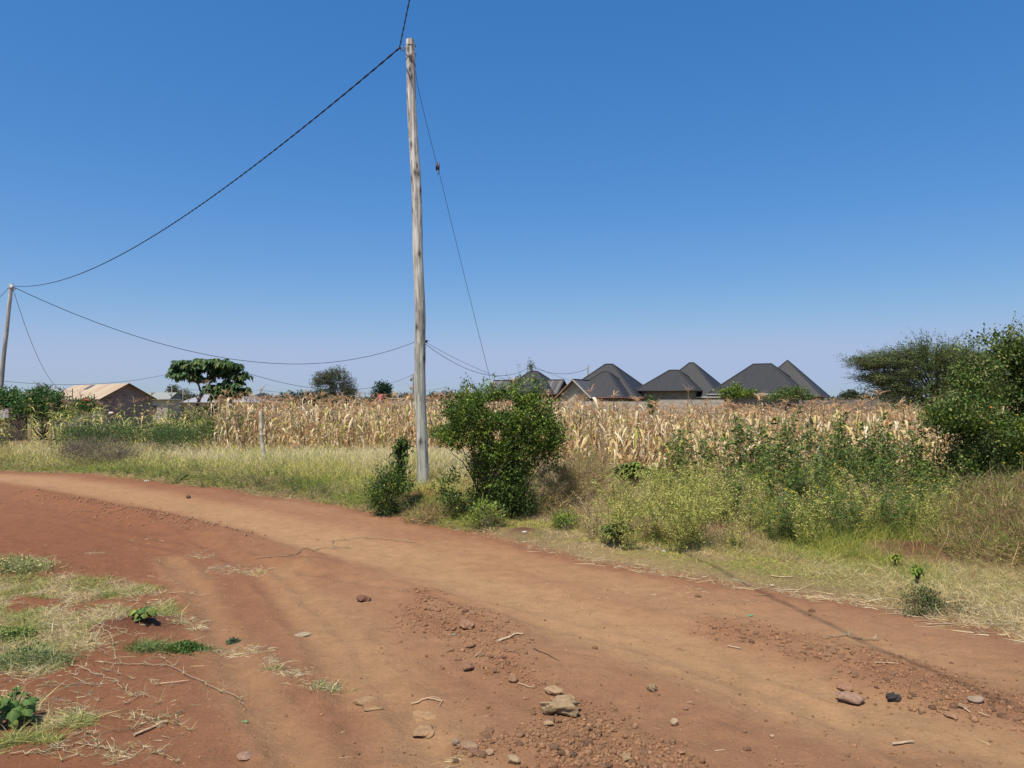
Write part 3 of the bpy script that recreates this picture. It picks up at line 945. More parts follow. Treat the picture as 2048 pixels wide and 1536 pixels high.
def dark_house(px_c, d, rz_deg, back, front, label, wings=(), front_mat=None, gable=None):
    """back / front: dict of local rectangle, eave and ridge heights above the eye level origin"""
    org = at(px_c, 800, d); gz = float(H(org[0], org[1]))
    root = empty('house', (org[0], org[1], gz), label, 'house', 'dark roofed houses beyond the maize')
    zo = EYE - gz
    rz = math.radians(rz_deg)
    up = arr(0, 0, zo)
    segs = []
    faces = []
    for rct, mat in ((back, M_ROOF), (front, M_ROOF)):
        if rct is None: continue
        f, (A, B) = hip(*rct['r'], rct['ze'], rct['zr'], rct['rl'], rct.get('ax', 'x'), shift=rct.get('sh', 0))
        fw = put(f, rz, up)
        allf = []
        for q in fw: allf += slab_faces(q, .06)
        poly_obj('roof', allf, mat, root)
        x0, x1, y0, y1 = rct['r']; ze = rct['ze']
        if rct.get('ax', 'x') == 'x':
            sg = [((x0, y0, ze), A), ((x1, y0, ze), B), ((x1, y1, ze), B), ((x0, y1, ze), A), (A, B)]
        else:
            sg = [((x0, y0, ze), A), ((x1, y0, ze), A), ((x1, y1, ze), B), ((x0, y1, ze), B), (A, B)]
        segs += [(rotz(a_, rz) + up, rotz(b_, rz) + up) for a_, b_ in sg]
        pts = [rotz(arr(*p), rz) + up for p in ((x0, y0, ze), (x1, y0, ze), (x1, y1, ze), (x0, y1, ze), (x0, y0, ze))]
        fascia('fascia', pts, .16, root, rct.get('fc', (.13, .06, .045)))
        o_ = .55
        walls('wall', x0 + o_, x1 - o_, y0 + o_, y1 - o_, 0, ze + zo + 0.1, rz, rct.get('wm', M_BLOCK_D), root)
    for (x0, x1, y0, y1, ze, zr, dirn, sheet, front_wall) in wings:
        # gable wing; dirn 'y': ridge runs along y, the open gable at y0.  dirn 'x+': ridge along x, gable at x1; 'x-': gable at x0
        if dirn == 'y':
            mx = (x0 + x1) / 2
            A, B = (mx, y0, zr), (mx, y1, zr)
            f = [[(x1, y0, ze), (x1, y1, ze), B, A], [(x0, y1, ze), (x0, y0, ze), A, B]]
            gab = [[(x0 + .4, y0 + .55, -zo), (x1 - .4, y0 + .55, -zo), (x1 - .4, y0 + .55, ze + .25), (mx, y0 + .55, zr - .1), (x0 + .4, y0 + .55, ze + .25)]]
            rk = [((x0, y0, ze), A), (A, (x1, y0, ze))]
        else:
            my = (y0 + y1) / 2; xg, xi = (x1, x0) if dirn == 'x+' else (x0, x1)
            A, B = (xg, my, zr), (xi, my, zr)
            f = [[(x0, y0, ze), (x1, y0, ze), (x1, my, zr), (x0, my, zr)], [(x1, y1, ze), (x0, y1, ze), (x0, my, zr), (x1, my, zr)]]
            s_ = -.5 if dirn == 'x+' else .5
            gab = [[(xg + s_, y0 + .4, -zo), (xg + s_, y1 - .4, -zo), (xg + s_, y1 - .4, ze + .2), (xg + s_, my, zr - .1), (xg + s_, y0 + .4, ze + .2)]]
            rk = [((xg, y0, ze), A), (A, (xg, y1, ze))]
        allf = []
        for q in put(f, rz, up): allf += slab_faces(q, .06)
        poly_obj('roof', allf, sheet, root)
        g_ = []
        for q in put(gab, rz, up):
            q = [np.asarray(p) for p in q]
            nrm = np.cross(q[1] - q[0], q[2] - q[0]); nrm /= np.linalg.norm(nrm)
            back_ = [p - nrm * .2 for p in q]
            g_ += [q, back_[::-1]]
            for i in range(len(q)):
                j = (i + 1) % len(q); g_.append([q[j], q[i], back_[i], back_[j]])
        poly_obj('wall', g_, front_wall, root)
        for i, (a_, b_) in enumerate(rk):
            gg = Geo(); a_ = rotz(arr(*a_), rz) + up; b_ = rotz(arr(*b_), rz) + up
            gg.tube([a_ - arr(0, 0, .05), b_ - arr(0, 0, .05)], .09, 4, (arr(.26, .14, .10) if i == 0 else arr(.42, .38, .33)) if dirn == 'y' else (arr(.05, .045, .045) if dirn == 'x+' else arr(.30, .28, .25)))
            gg.build('barge_board', M_PLAIN, root)
        segs.append((rotz(arr(*A), rz) + up, rotz(arr(*B), rz) + up))
    ridge_caps('ridge_cap', segs, (.045, .045, .05), root)
    return root, rz

def m(px, d): return px * d / F
d3 = 80.0
# fourth (right) house
h4, rz = dark_house(1575, 84, -28,
    dict(r=(-4.0, 4.0, -4.0, 4.0), ze=0.4, zr=4.4, rl=.1, wm=M_BLOCK_D),
    dict(r=(-6.8, 2.7, -9.0, 1.0), ze=0.65, zr=3.9, rl=1.9, sh=0.0, fc=(.42, .40, .36), wm=M_BLOCK_D),
    'rightmost dark hip roofed house with a sharp tall back peak and white eave board')
opening('window', -1.0, -8.5, 1.6, 1.3, 1.1, rz, h4); opening('door', 1.3, -8.5, 1.2, 1.0, 2.1, rz, h4)
# third house
h3, rz = dark_house(1384, 84, -28,
    dict(r=(-4.1, 4.0, -4.0, 4.0), ze=0.35, zr=4.15, rl=.5, wm=M_BLOCK_D, fc=(.42, .40, .36)),
    dict(r=(-4.6, 2.0, -6.0, .5), ze=1.05, zr=3.25, rl=1.0, wm=M_BLOCK_D, fc=(.05, .04, .04)),
    'dark hip roofed house second from the right, brown block wall below its front eave')
opening('window', -1.0, -5.5, 2.2, 1.3, .7, rz, h3)
# second house with front gable
h2, rz = dark_house(1222, 84, -28,
    dict(r=(-4.9, 4.4, -4.2, 4.2), ze=0.25, zr=4.0, rl=.9, wm=M_BLOCK_D),
    dict(r=(-2.9, 3.8, -6.6, .6), ze=0.3, zr=3.05, rl=.7, wm=M_BLOCK_D, fc=(.15, .07, .05)),
    'dark roofed house with a small block gable porch at its left front corner',
    wings=[(-2.95, 1.05, -8.6, -3.0, .22, 2.1, 'y', M_ROOF2, M_BLOCK)])
opening('window', 2.4, -6.05, 1.7, 1.2, 1.0, rz, h2)
# first house, partly hidden by the bush
h1, rz = dark_house(1070, 88, -26,
    dict(r=(-3.6, 3.4, -3.6, 3.4), ze=0.7, zr=3.35, rl=.9, wm=M_BLOCK_D),
    None,
    'smallest dark roofed house partly hidden behind the big green bush',
    wings=[(-4.9, -1.2, -3.1, .9, .6, 2.3, 'x-', M_ROOF2, M_BLOCK), (1.2, 3.7, -2.2, 2.0, .7, 2.3, 'x+', M_ROOF2, M_BLOCK_D)])
opening('window', 1.0, -3.05, 1.6, 1.2, 1.0, rz, h1)

# block boundary wall in front of the houses
def block_wall(name, pa, pb2, ztop, label, cat='wall', mat=M_BLOCK, th=.16):
    a_ = np.asarray(pa, float); b_ = np.asarray(pb2, float)
    d = b_ - a_; L = math.hypot(d[0], d[1]); n_ = arr(-d[1] / L, d[0] / L, 0) * th
    z0 = min(float(H(a_[0], a_[1])), float(H(b_[0], b_[1]))) - .1
    A = arr(a_[0], a_[1], z0); B = arr(b_[0], b_[1], z0); up = arr(0, 0, ztop - z0)
    f = [[A, B, B + up, A + up], [B, B + n_, B + n_ + up, B + up], [B + n_, A + n_, A + n_ + up, B + n_ + up], [A + n_, A, A + up, A + n_ + up], [A + up, B + up, B + n_ + up, A + n_ + up]]
    return tag(poly_obj(name, f, mat), label, cat)
block_wall('boundary_wall', at(1095, 800, 70), at(1318, 800, 70), EYE - .15, 'grey concrete block wall before the gabled dark roofed house')
block_wall('boundary_wall', at(1319, 800, 70.3), at(1448, 800, 71), EYE + .03, 'taller pale block wall section before the second house from the right')
block_wall('boundary_wall', at(1600, 800, 75), at(1760, 800, 79), EYE + .0, 'low dark block wall right of the rightmost dark roofed house', mat=M_BLOCK_D)

# shed on the left
A = at(258, 766, 60); dv = arr(-.7071, .7071, 0); pv = arr(.7071, .7071, 0)
gz = float(H(A[0], A[1]))
shed = empty('shed', (A[0], A[1], gz), 'block shed with a rust streaked pale tin roof at the left behind green shrubs', 'shed')
zr = A[2] - gz; ze = zr - 1.27; Ln = 15.0; hw = 2.12
def sp(u, v, z): return dv * u + pv * v + arr(0, 0, z)
allf = []
for q in ([sp(0, -hw, ze), sp(0, 0, zr), sp(Ln, 0, zr), sp(Ln, -hw, ze)], [sp(0, 0, zr), sp(0, hw, ze), sp(Ln, hw, ze), sp(Ln, 0, zr)]):
    allf += slab_faces(q, .05)
poly_obj('roof', allf, M_TIN, shed)
iw = hw - .18
ww = []
for u in (.35,):
    ww.append([sp(u, -iw, 0), sp(u, iw, 0), sp(u, iw, ze + .1), sp(u, 0, zr - .12), sp(u, -iw, ze + .1)])
ww += [[sp(.35, -iw, 0), sp(Ln - .3, -iw, 0), sp(Ln - .3, -iw, ze), sp(.35, -iw, ze)], [sp(.35, iw, 0), sp(Ln - .3, iw, 0), sp(Ln - .3, iw, ze), sp(.35, iw, ze)],
       [sp(Ln - .3, -iw, 0), sp(Ln - .3, iw, 0), sp(Ln - .3, iw, ze), sp(Ln - .3, 0, zr - .1), sp(Ln - .3, -iw, ze)]]
poly_obj('wall', ww, M_BLOCK_D, shed)
g = Geo()
g.tube([sp(-.03, -hw, ze - .04), sp(-.03, 0, zr - .04), sp(-.03, hw, ze - .04)], .055, 4, arr(.05, .045, .04))
g.build('barge_board', M_PLAIN, shed)
# a separate newer sheet patch and rust seam
poly_obj('roof_patch', slab_faces([sp(8.2, -.75, zr - .42), sp(8.2, -.1, zr - .03), sp(9.4, -.1, zr - .03), sp(9.4, -.75, zr - .42)], .02), M_ROOF2, shed)
# thin mast on the shed
b_ = at(145, 812, 60.5); b_[2] = float(H(b_[0], b_[1]))
g = Geo(); L_ = at(145, 777, 60.5)[2] - b_[2]
g.tube([(0, 0, 0), (0, 0, L_)], .035, 8, arr(.12, .12, .12)); g.tube([(-.3, 0, L_ - .3), (.05, 0, L_ - .22)], .02, 6, arr(.12, .12, .12))
o = g.build('mast', M_METAL); o.location = tuple(b_); tag(o, 'thin upright service mast standing against the rusty tin roof', 'mast')

def gable_house(name, px0, px1, d, pye, pyr, rz_deg, depth, label, cat, sheet, wall, hipped=False, wins=(), fc=(.3, .28, .25), rl=None):
    c = at((px0 + px1) / 2, 800, d); gz = float(H(c[0], c[1]))
    root = empty(name, (c[0], c[1], gz), label, cat)
    w = (px1 - px0) * d / F; zo = EYE - gz
    ze = zo + (800 - pye) / F * d; zr = zo + (800 - pyr) / F * d; rz = math.radians(rz_deg)
    hx, hy = w / 2, depth / 2
    if rl is None: rl = 2 * hx if not hipped else max(.2, 2 * hx - 2 * hy)
    f, (A, B) = hip(-hx, hx, -hy, hy, ze, zr, rl)
    allf = []
    for q in put(f, rz, arr(0, 0, 0)): allf += slab_faces(q, .08)
    poly_obj('roof', allf, sheet, root)
    walls('wall', -hx + .3, hx - .3, -hy + .3, hy - .3, 0, ze + .02, rz, wall, root)
    fascia('fascia', [rotz(arr(*p), rz) for p in ((-hx, -hy, ze), (hx, -hy, ze), (hx, hy, ze))], .15, root, fc)
    for x_, w_, h_ in wins: opening('window', x_ * hx, -hy + .3, ze * .5, w_, h_, rz, root)
    return root

gable_house('shed', 90, 150, 82, 792, 775, 12, 5, 'white sheet roofed hut showing just behind the rusty roofed shed', 'shed', M_TIN2, M_BLOCK)
gable_house('house', 285, 352, 95, 798, 785, 8, 6, 'low house with a pale green grey roof between the shed and the dull dome tree', 'house', sheet_mat('pale_green_sheet', (.30, .32, .28), (.24, .24, .21), .6, .3), M_BLOCK, wins=((0, 1.0, .9),))
gable_house('house', 388, 522, 92, 804, 785, -6, 7, 'long pink walled house with shiny tin roof behind the flat-topped tree', 'house', M_TIN2, M_PINK, hipped=True, wins=((-.5, 1.0, 1.0), (.1, 1.0, 1.0), (.6, 1.0, 1.0)), rl=4.5)
gable_house('house', 500, 545, 170, 800, 786, -20, 9, 'far dark roofed house peeking behind the tin roofed pink house', 'house', M_ROOF, M_BLOCK_D, hipped=True)
# unfinished flat topped block shell
def shell(px0, px1, d, pytop, label, wins, mat=M_PINK, depth=5):
    c = at((px0 + px1) / 2, 800, d); gz = float(H(c[0], c[1]))
    root = empty('unfinished_house', (c[0], c[1], gz), label, 'building')
    w = (px1 - px0) * d / F; z = EYE - gz + (800 - pytop) / F * d
    walls('wall', -w / 2, w / 2, 0, depth, 0, z, 0.0, mat, root)
    g = Geo(); g.box((0, depth / 2, z + .05), (w + .2, depth + .2, .1), arr(.42, .36, .29)); g.build('roof', M_PLAIN, root)
    for x_, w_, h_ in wins: opening('window', x_ * w / 2, -.02, z - 1.1, w_, h_, 0.0, root)
    return root
shell(541, 584, 100, 799, 'unfinished flat topped block house left of the bare thorn tree', ((-.3, .8, 1.0), (.6, .6, 1.1)))
shell(778, 850, 78, 798, 'low block building with a white edged flat roof left of the tall pole', ((-.5, .8, .8), (.1, .8, .8)), M_BLOCK)
gable_house('house', 748, 790, 88, 806, 788, 3, 4, 'small house with a bright red roof below the dark round tree', 'house', M_REDROOF, M_BLOCK_D, hipped=True, rl=1.0)
# open shelter under the tree
c = at(432, 812, 52); c[2] = float(H(c[0], c[1]))
root = empty('shelter', c, 'dark open shelter with a thin flat roof beneath the flat-topped tree', 'shelter')
g = Geo(); hgt = at(0, 806, 52)[2] - c[2]
g.box((0, 0, hgt), (3.9, 2.6, .09), arr(.09, .08, .06)); g.build('roof', M_PLAIN, root)
for x_ in (-1.8, -.4, 1.8):
    for y_ in (-1.1, 1.1):
        g = Geo(); g.tube([(x_, y_, -.1), (x_ + .03, y_, hgt - .045)], .06, 7, arr(.12, .09, .07)); g.build('post', M_BARK, root)
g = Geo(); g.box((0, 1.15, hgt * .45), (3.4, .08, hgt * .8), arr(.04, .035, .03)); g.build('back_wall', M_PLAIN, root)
# scrap wall, shade put into its dark colour, and hanging cloth at the far left, and a dark brush fence
c = at(16, 800, 36); 
block_wall('wall', at(-60, 800, 36), at(52, 800, 36.5), at(0, 828, 36)[2], 'low wall coloured dark as shade at the left edge under the shrubs', mat=M_SHADE_WALL)
g = Geo()
nx2, nz2 = 8, 8
uu, vv = np.meshgrid(np.linspace(0, 1, nx2), np.linspace(0, 1, nz2))
V = np.stack([uu * .62, .03 * np.sin(uu * 14) + 0 * vv, -vv * .42 - .03 * np.sin(uu * 5)], -1).reshape(-1, 3)
ii = np.arange(nx2 * nz2).reshape(nz2, nx2)
g.add(V, arr(.45, .42, .42), quads=np.stack([ii[:-1, :-1], ii[:-1, 1:], ii[1:, 1:], ii[1:, :-1]], -1).reshape(-1, 4))
o = g.build('cloth', M_PLAIN, None, smooth=True); o.location = tuple(at(-10, 819, 35.8)); tag(o, 'grey white cloth hung on the low wall at the far left edge', 'cloth')
for k, (px, py, d_, s_, cc, lb) in enumerate([(222, 826, 31, .13, (.5, .06, .04), 'crumpled red and white bag in the maize below the shed gable'), (172, 800, 43.2, .13, (.42, .04, .03), 'small bright red cloth on top of the shrub before the shed roof')]):
    g = Geo()
    n = 14; a = np.linspace(0, np.pi * 2, n, endpoint=False)
    for lv, (rr, zz) in enumerate(((.2, -.3), (1, -.1), (.8, .35), (.15, .6))): pass
    rings = []
    for rr, zz in ((.3, -.35), (1, -.12), (.8, .1), (.45, .3), (.05, .42)):
        rings.append(np.stack([np.cos(a) * rr * (1 + .3 * np.sin(a * 3 + zz * 4)), np.sin(a) * rr * .8, zz + .15 * np.sin(a * 5 + rr * 3)], 1))
    V = np.concatenate(rings) * s_
    kk = np.arange(4)[:, None] * n; j = np.arange(n)[None]
    cc_ = np.tile(arr(*cc)[None], (len(V), 1)); cc_[(np.arange(len(V)) % n) > 8] = arr(.7, .62, .55) if k == 0 else arr(*cc)
    g.add(V, cc_, quads=np.stack([kk + j, kk + (j + 1) % n, kk + n + (j + 1) % n, kk + n + j], -1).reshape(-1, 4))
    o = g.build('bag' if k == 0 else 'cloth', M_PLAIN); o.location = tuple(at(px, py, d_)); tag(o, lb, 'bag' if k == 0 else 'cloth')

# ------------------------------------------------------------------ shrubs and trees
G_DARK = arr(.050, .088, .020); G_MID = arr(.100, .165, .030); G_BRI = arr(.24, .33, .045); G_OLI = arr(.22, .235, .085)
G_BLUE = arr(.06, .115, .055); G_YEL = arr(.27, .29, .05); BROWN = arr(.17, .115, .065); STRAW = arr(.46, .36, .19)

def blob(px, py, d, rx, ry, rd=None):
    """ellipsoid: centre, radii in metres given as picture pixels at distance d"""
    k = d / F
    return (at(px, py, d), arr(rx * k, (rd if rd is not None else rx * k), ry * k))

def crown_points(blobs, n, edge=0.45):
    vol = np.array([b[1][0] * b[1][2] * (b[1][1] ** .5) for b in blobs]); vol /= vol.sum()
    pick = R.choice(len(blobs), n, p=vol)
    v = R.normal(size=(n, 3)); v /= np.linalg.norm(v, axis=1, keepdims=True)
    r = R.random(n) ** edge
    c = np.array([b[0] for b in blobs])[pick]; rad = np.array([b[1] for b in blobs])[pick]
    return c + v * rad * r[:, None], v

def shrub(name, label, cat, base, blobs, nclump, per, leaf, cols, weights=None, clump_r=None, stem_r=.03, stem_col=(.16, .12, .085), nstem=1,
          mat=None, up=.5, leafw=.6, droop=.0, group=None, crown='foliage', stem='stem', twig=True, spread=.35, gap=0.0, extra=None, branch_k=26, sprigs=0):
    base = np.asarray(base, float)
    root = empty(name, base, label, cat, group)
    P, V = crown_points(blobs, nclump)
    sz_ = np.mean([b[1][0] for b in blobs])
    P = P + V * ((fbm(V[:, 0] * 2.5 + P[:, 0] * 1.2 / sz_ + 9, V[:, 2] * 2.5 + P[:, 2] * 1.2 / sz_ + 4, 55, 2) - .5) * .9 * sz_)[:, None]
    if gap > 0:
        nz = vnoise(P[:, 0] * 2.2 / max(.3, leaf * 14) + 3, P[:, 2] * 2.2 / max(.3, leaf * 14), 77)
        keep = nz > gap
        P, V = P[keep], V[keep]
    nc = len(P)
    if clump_r is None: clump_r = leaf * 2.6
    cc = np.array(cols)[R.choice(len(cols), nc, p=weights)] * R.uniform(.78, 1.25, (nc, 1))
    k = np.repeat(np.arange(nc), per); n = len(k)
    outd = V[k]
    ax = outd + arr(0, 0, up) + R.normal(size=(n, 3)) * .3     # twig axis
    off = R.normal(size=(n, 3)) * clump_r
    off[:, 2] *= .75
    pos = P[k] + off
    pos[:, 2] = np.maximum(pos[:, 2], base[2] + .01)
    d = outd * .6 + R.normal(size=(n, 3)) * .8 + arr(0, 0, up)
    L = leaf * R.uniform(.6, 1.35, n)
    col = cc[k] * R.uniform(.75, 1.3, (n, 1))
    yel = R.random(n) < .010
    col[yel] = arr(.32, .30, .07)
    g = Geo()
    g.leaves(pos - base, d, L, L * leafw, col, droop=droop)
    if sprigs:
        k_ = R.choice(nc, sprigs); sb_ = P[k_] - base; sd_ = V[k_] * arr(1, 1, .8) + arr(0, 0, .45) + R.normal(size=(sprigs, 3)) * .25
        sd_ /= np.linalg.norm(sd_, axis=1, keepdims=True); sL = leaf * R.uniform(3.5, 9, sprigs)
        g.strips(sb_, sd_, R.normal(size=(sprigs, 3)) * .12, sL, .006, [1, .9, .6, .3], arr(.16, .13, .07), arr(.16, .17, .07))
        kk_ = np.repeat(np.arange(sprigs), 14); u_ = R.random(len(kk_))
        g.leaves(sb_[kk_] + sd_[kk_] * (sL[kk_] * u_)[:, None] + R.normal(size=(len(kk_), 3)) * leaf * .25, sd_[kk_] * .5 + R.normal(size=(len(kk_), 3)) * .7, leaf * R.uniform(.5, 1.1, len(kk_)), leaf * .5, cc[k_][kk_] * R.uniform(.85, 1.4, (len(kk_), 1)))
    if extra: extra(g, P - base, V)
    g.build(crown, mat or M_LEAF, root)
    # stems to a selection of clumps
    g = Geo()
    sel = R.permutation(nc)[:branch_k]
    for q, i in enumerate(sel):
        T = P[i] - base
        b0 = arr(R.uniform(-1, 1) * stem_r * 2, R.uniform(-1, 1) * stem_r * 2, -.03) if nstem == 1 else arr(R.uniform(-spread, spread), R.uniform(-spread, spread) * .6, -.02)
        mid_ = b0 + (T - b0) * arr(.25, .25, .45) + R.normal(size=3) * .06 * np.linalg.norm(T)
        t = np.linspace(0, 1, 8)[:, None]
        path = (1 - t) ** 2 * b0 + 2 * t * (1 - t) * mid_ + t ** 2 * T
        path[1:-1] += R.normal(size=(6, 3)) * .012 * np.linalg.norm(T)
        g.tube(path, np.linspace(stem_r, stem_r * .18, 8) * (1 if q < 4 else .55), 6, arr(*stem_col) * R.uniform(.7, 1.3))
    g.build(stem, M_BARK, root, smooth=True)
    return root

def tubes_path(pts, n=10, jit=.02):
    pts = [np.asarray(p, float) for p in pts]
    out = []
    for a_, b_ in zip(pts[:-1], pts[1:]):
        for t in np.linspace(0, 1, n, endpoint=False): out.append(a_ + (b_ - a_) * t)
    out.append(pts[-1]); out = np.array(out)
    out[1:-1] += R.normal(size=(len(out) - 2, 3)) * jit
    return out

def gz_at(px, d):
    p = at(px, 800, d); p[2] = float(H(p[0], p[1])); return p

# 1. big green bush beside the pole
DB = gph(985, 1032)[1]
def fruits(g, P, V):
    pass
bb_ = gph(985, 1030)
shrub('bush', 'big dense green bush with dark twiggy underside right of the tall pole', 'bush', bb_,
      [blob(935, 850, DB, 52, 52, .4), blob(1000, 835, DB + .1, 62, 50, .5), blob(1065, 850, DB + .15, 50, 58, .45), blob(970, 800, DB + .2, 55, 28, .35),
       blob(1050, 795, DB + .2, 48, 26, .3), blob(1092, 885, DB + .2, 38, 50, .3), blob(1010, 900, DB, 70, 45, .4), blob(898, 872, DB - .1, 34, 24, .3), blob(1010, 945, DB + .1, 60, 56, .4), blob(965, 940, DB + .1, 34, 50, .3), blob(900, 835, DB, 30, 30, .3), blob(1105, 860, DB + .1, 26, 40, .3),
       blob(952, 800, DB + .1, 10, 26, .1), blob(1003, 786, DB + .1, 9, 26, .1), blob(1077, 785, DB + .1, 9, 26, .1), blob(932, 784, DB + .1, 6, 22, .1), blob(1042, 780, DB + .1, 8, 22, .1), blob(905, 805, DB + .1, 12, 22, .1), blob(975, 778, DB + .1, 6, 18, .08), blob(1062, 772, DB + .1, 6, 22, .08), blob(1108, 815, DB + .1, 10, 22, .1), blob(878, 860, DB, 12, 10, .1)],
      2700, 16, .034, [G_MID, G_BRI, G_DARK, arr(.10, .17, .03)], [.42, .22, .2, .16], clump_r=.045, stem_r=.028, nstem=5, spread=.18, leafw=.62, gap=.25, branch_k=70, sprigs=330)
shrub('bush', 'low dark green shrub with orange berries at the left foot of the big bush', 'bush', gph(915, 1022),
      [blob(912, 975, DB - .05, 32, 38, .3), blob(930, 1005, DB - .1, 40, 22, .3), blob(905, 1005, DB - .1, 22, 18, .2)], 330, 15, .034, [G_DARK, G_MID, G_OLI], [.5, .3, .2], clump_r=.05, stem_r=.012, gap=.2)
shrub('bush', 'low dark green shrub at the right foot of the big bush', 'bush', gph(1025, 1030),
      [blob(1022, 975, DB - .15, 40, 42, .3), blob(1040, 1005, DB - .15, 38, 22, .3), blob(995, 1010, DB - .15, 25, 16, .25)], 460, 15, .034, [G_DARK, G_MID, arr(.09, .13, .035)], [.45, .35, .2], clump_r=.055, stem_r=.012, gap=.2)
shrub('fern_bush', 'small yellow green feathery plant in front of the big bush by the road', 'plant', gph(975, 1058),
      [blob(975, 1022, DB - .8, 30, 20, .2), blob(955, 1035, DB - .8, 20, 12, .15), blob(1000, 1040, DB - .8, 22, 14, .15)], 90, 14, .042, [arr(.15, .2, .04), G_OLI, G_BRI], None, clump_r=.04, stem_r=.01, leafw=.3)
# fruits on shrubs
def fruit(px, py, d, lab, r=.019, col=(.62, .30, .04)):
    g = Geo(); n = 8; rows = []
    for th in np.linspace(0.05, np.pi - .05, 6):
        a = np.arange(n) * 2 * np.pi / n
        rows.append(np.stack([np.sin(th) * np.cos(a), np.sin(th) * np.sin(a), np.full(n, np.cos(th) * .9)], 1) * r)
    V = np.concatenate(rows); k = np.arange(5)[:, None] * n; j = np.arange(n)[None]
    g.add(V, arr(*col), quads=np.stack([k + j, k + n + j, k + n + (j + 1) % n, k + (j + 1) % n], -1).reshape(-1, 4))
    return g
FR = {}
def add_fruits(root, spots, r=.02):
    for px, py, d in spots:
        o = fruit(0, 0, 0, '', r=r * .42 * random.uniform(.85, 1.2), col=(.60, random.uniform(.24, .36), .03)).build('fruit', M_PLAIN, root, smooth=True)
        o.location = tuple(at(px, py, d) - np.array(root.location))
bushes = [o for o in bpy.data.objects if o.name.startswith('bush')]
add_fruits(bushes[1], [(921, 969, DB - .42), (940, 982, DB - .42), (921, 983, DB - .42), (925, 1002, DB - .45), (935, 1008, DB - .45)], .020)
add_fruits(bushes[0], [(965, 838, DB - .4), (932, 885, DB - .3), (1032, 890, DB - .3), (1022, 903, DB - .3)], .018)

# dark candelabra like small plant on the mown strip
sb = gph(1237, 1092)
def star(root_name, label, base, w, hgt, n, leafL, cols, group=None, d_=.12):
    root = empty(root_name, base, label, 'plant', group)
    g = Geo()
    a = R.uniform(0, 2 * np.pi, n)
    rr = R.uniform(.1, .95, n); tips = np.stack([np.cos(a) * w * rr, np.sin(a) * w * rr * .7, hgt * (1 - .35 * rr ** 2) * R.uniform(.8, 1.05, n)], 1)
    k = np.repeat(np.arange(n), 9)
    aa = R.uniform(0, 2 * np.pi, len(k))
    d = np.stack([np.cos(aa), np.sin(aa), R.uniform(-.75, .45, len(k))], 1)
    side = np.cross(d, arr(0, 0, 1)[None])
    g.strips(tips[k], d, np.tile(arr(0, 0, -.45), (len(k), 1)), leafL * R.uniform(.6, 1.2, len(k)), leafL * .34, [.5, 1, .8, .1], np.array(cols)[R.choice(len(cols), len(k))] * R.uniform(.8, 1.3, (len(k), 1)), np.array(cols)[R.choice(len(cols), len(k))], side=side)
    g.build('foliage', M_LEAF, root)
    g = Geo()
    for i in range(n):
        T = tips[i]; t = np.linspace(0, 1, 7)[:, None]; b0 = arr(R.normal() * .01, R.normal() * .01, -.02)
        path = (1 - t) ** 2 * b0 + 2 * t * (1 - t) * arr(T[0] * .3, T[1] * .3, T[2] * .5) + t ** 2 * T
        g.tube(path, np.linspace(.012, .004, 7) * (w / .3) ** .5, 5, arr(.07, .055, .04))
    g.build('stem', M_BARK, root, smooth=True)
    return root
star('small_plant', 'small dark many-armed plant standing alone on the mown grass strip', sb, .20, .26, 30, .075, [G_OLI, arr(.10, .15, .03), G_YEL * .6, G_DARK])
star('small_plant', 'bright flat topped green plant with drooping leaves before the maize right of the big bush', gph(1262, 985), .46, .50, 44, .12, [G_BRI, arr(.17, .24, .04), G_OLI, arr(.10, .16, .03)])
star('small_plant', 'yellow green upright sprig in the dry grass behind the small dark plant', gph(1324, 1052), .05, .14, 9, .05, [G_BRI, G_YEL * .8])
star('small_plant', 'yellow green sapling beside the bare soil patch at the right', gph(1789, 1138), .05, .15, 12, .05, [G_BRI, G_YEL * .8])
star('small_plant', 'dark green sapling just right of the bare soil patch', gph(1834, 1170), .05, .17, 12, .05, [G_MID, G_BRI])
shrub('small_bush', 'bright green rounded tuft at the roadside right of the big bush', 'bush', gph(1132, 1062), [blob(1132, 1040, 9.2, 32, 18, .2), blob(1120, 1048, 9.2, 20, 12, .2)], 90, 14, .03, [G_BRI, G_MID], None, clump_r=.04, stem_r=.008, leafw=.4)
shrub('small_bush', 'spreading dark green low bush with reddish tips at the road edge on the right', 'bush', gph(1865, 1238), [blob(1850, 1208, 5.75, 36, 20, .14), blob(1900, 1218, 5.7, 50, 15, .16), blob(1855, 1188, 5.85, 22, 14, .1), blob(1830, 1225, 5.6, 32, 10, .1)], 240, 12, .017,
      [G_DARK * 1.2, G_OLI * .7, arr(.10, .07, .045), arr(.09, .12, .035)], [.35, .35, .15, .15], clump_r=.022, stem_r=.006)
# bush left of the pole with its climbing top
vb = gph(785, 1030)
shrub('bush', 'dark green bush with a tall leafy spire just left of the tall pole', 'bush', vb,
      [blob(780, 985, vb[1] + .1, 32, 40, .25), blob(752, 985, vb[1], 16, 30, .2), blob(808, 990, vb[1], 16, 34, .2), blob(795, 945, vb[1] + .15, 18, 28, .15), blob(785, 1014, vb[1], 40, 12, .22), blob(765, 950, vb[1] + .1, 8, 22, .08)],
      520, 13, .032, [G_DARK, G_MID, G_BLUE, G_BRI * .9], [.35, .35, .15, .15], clump_r=.06, stem_r=.012, gap=.34, sprigs=80)
def vinex(px, pytop, pybot, d, w, label, n=70, leaf=.075):
    base = gph(px, pybot)
    return shrub('vine', label, 'plant', base, [blob(px + 2, (pytop + pybot) / 2 - 35, d, w, (pybot - pytop) / 2 - 25, .12), blob(px + 5, pytop + 12, d, w * .7, 16, .08)], n, 9, leaf, [G_DARK * 1.2, G_MID, arr(.07, .10, .035)], None, clump_r=.04, stem_r=.012, droop=.5, up=0.0)
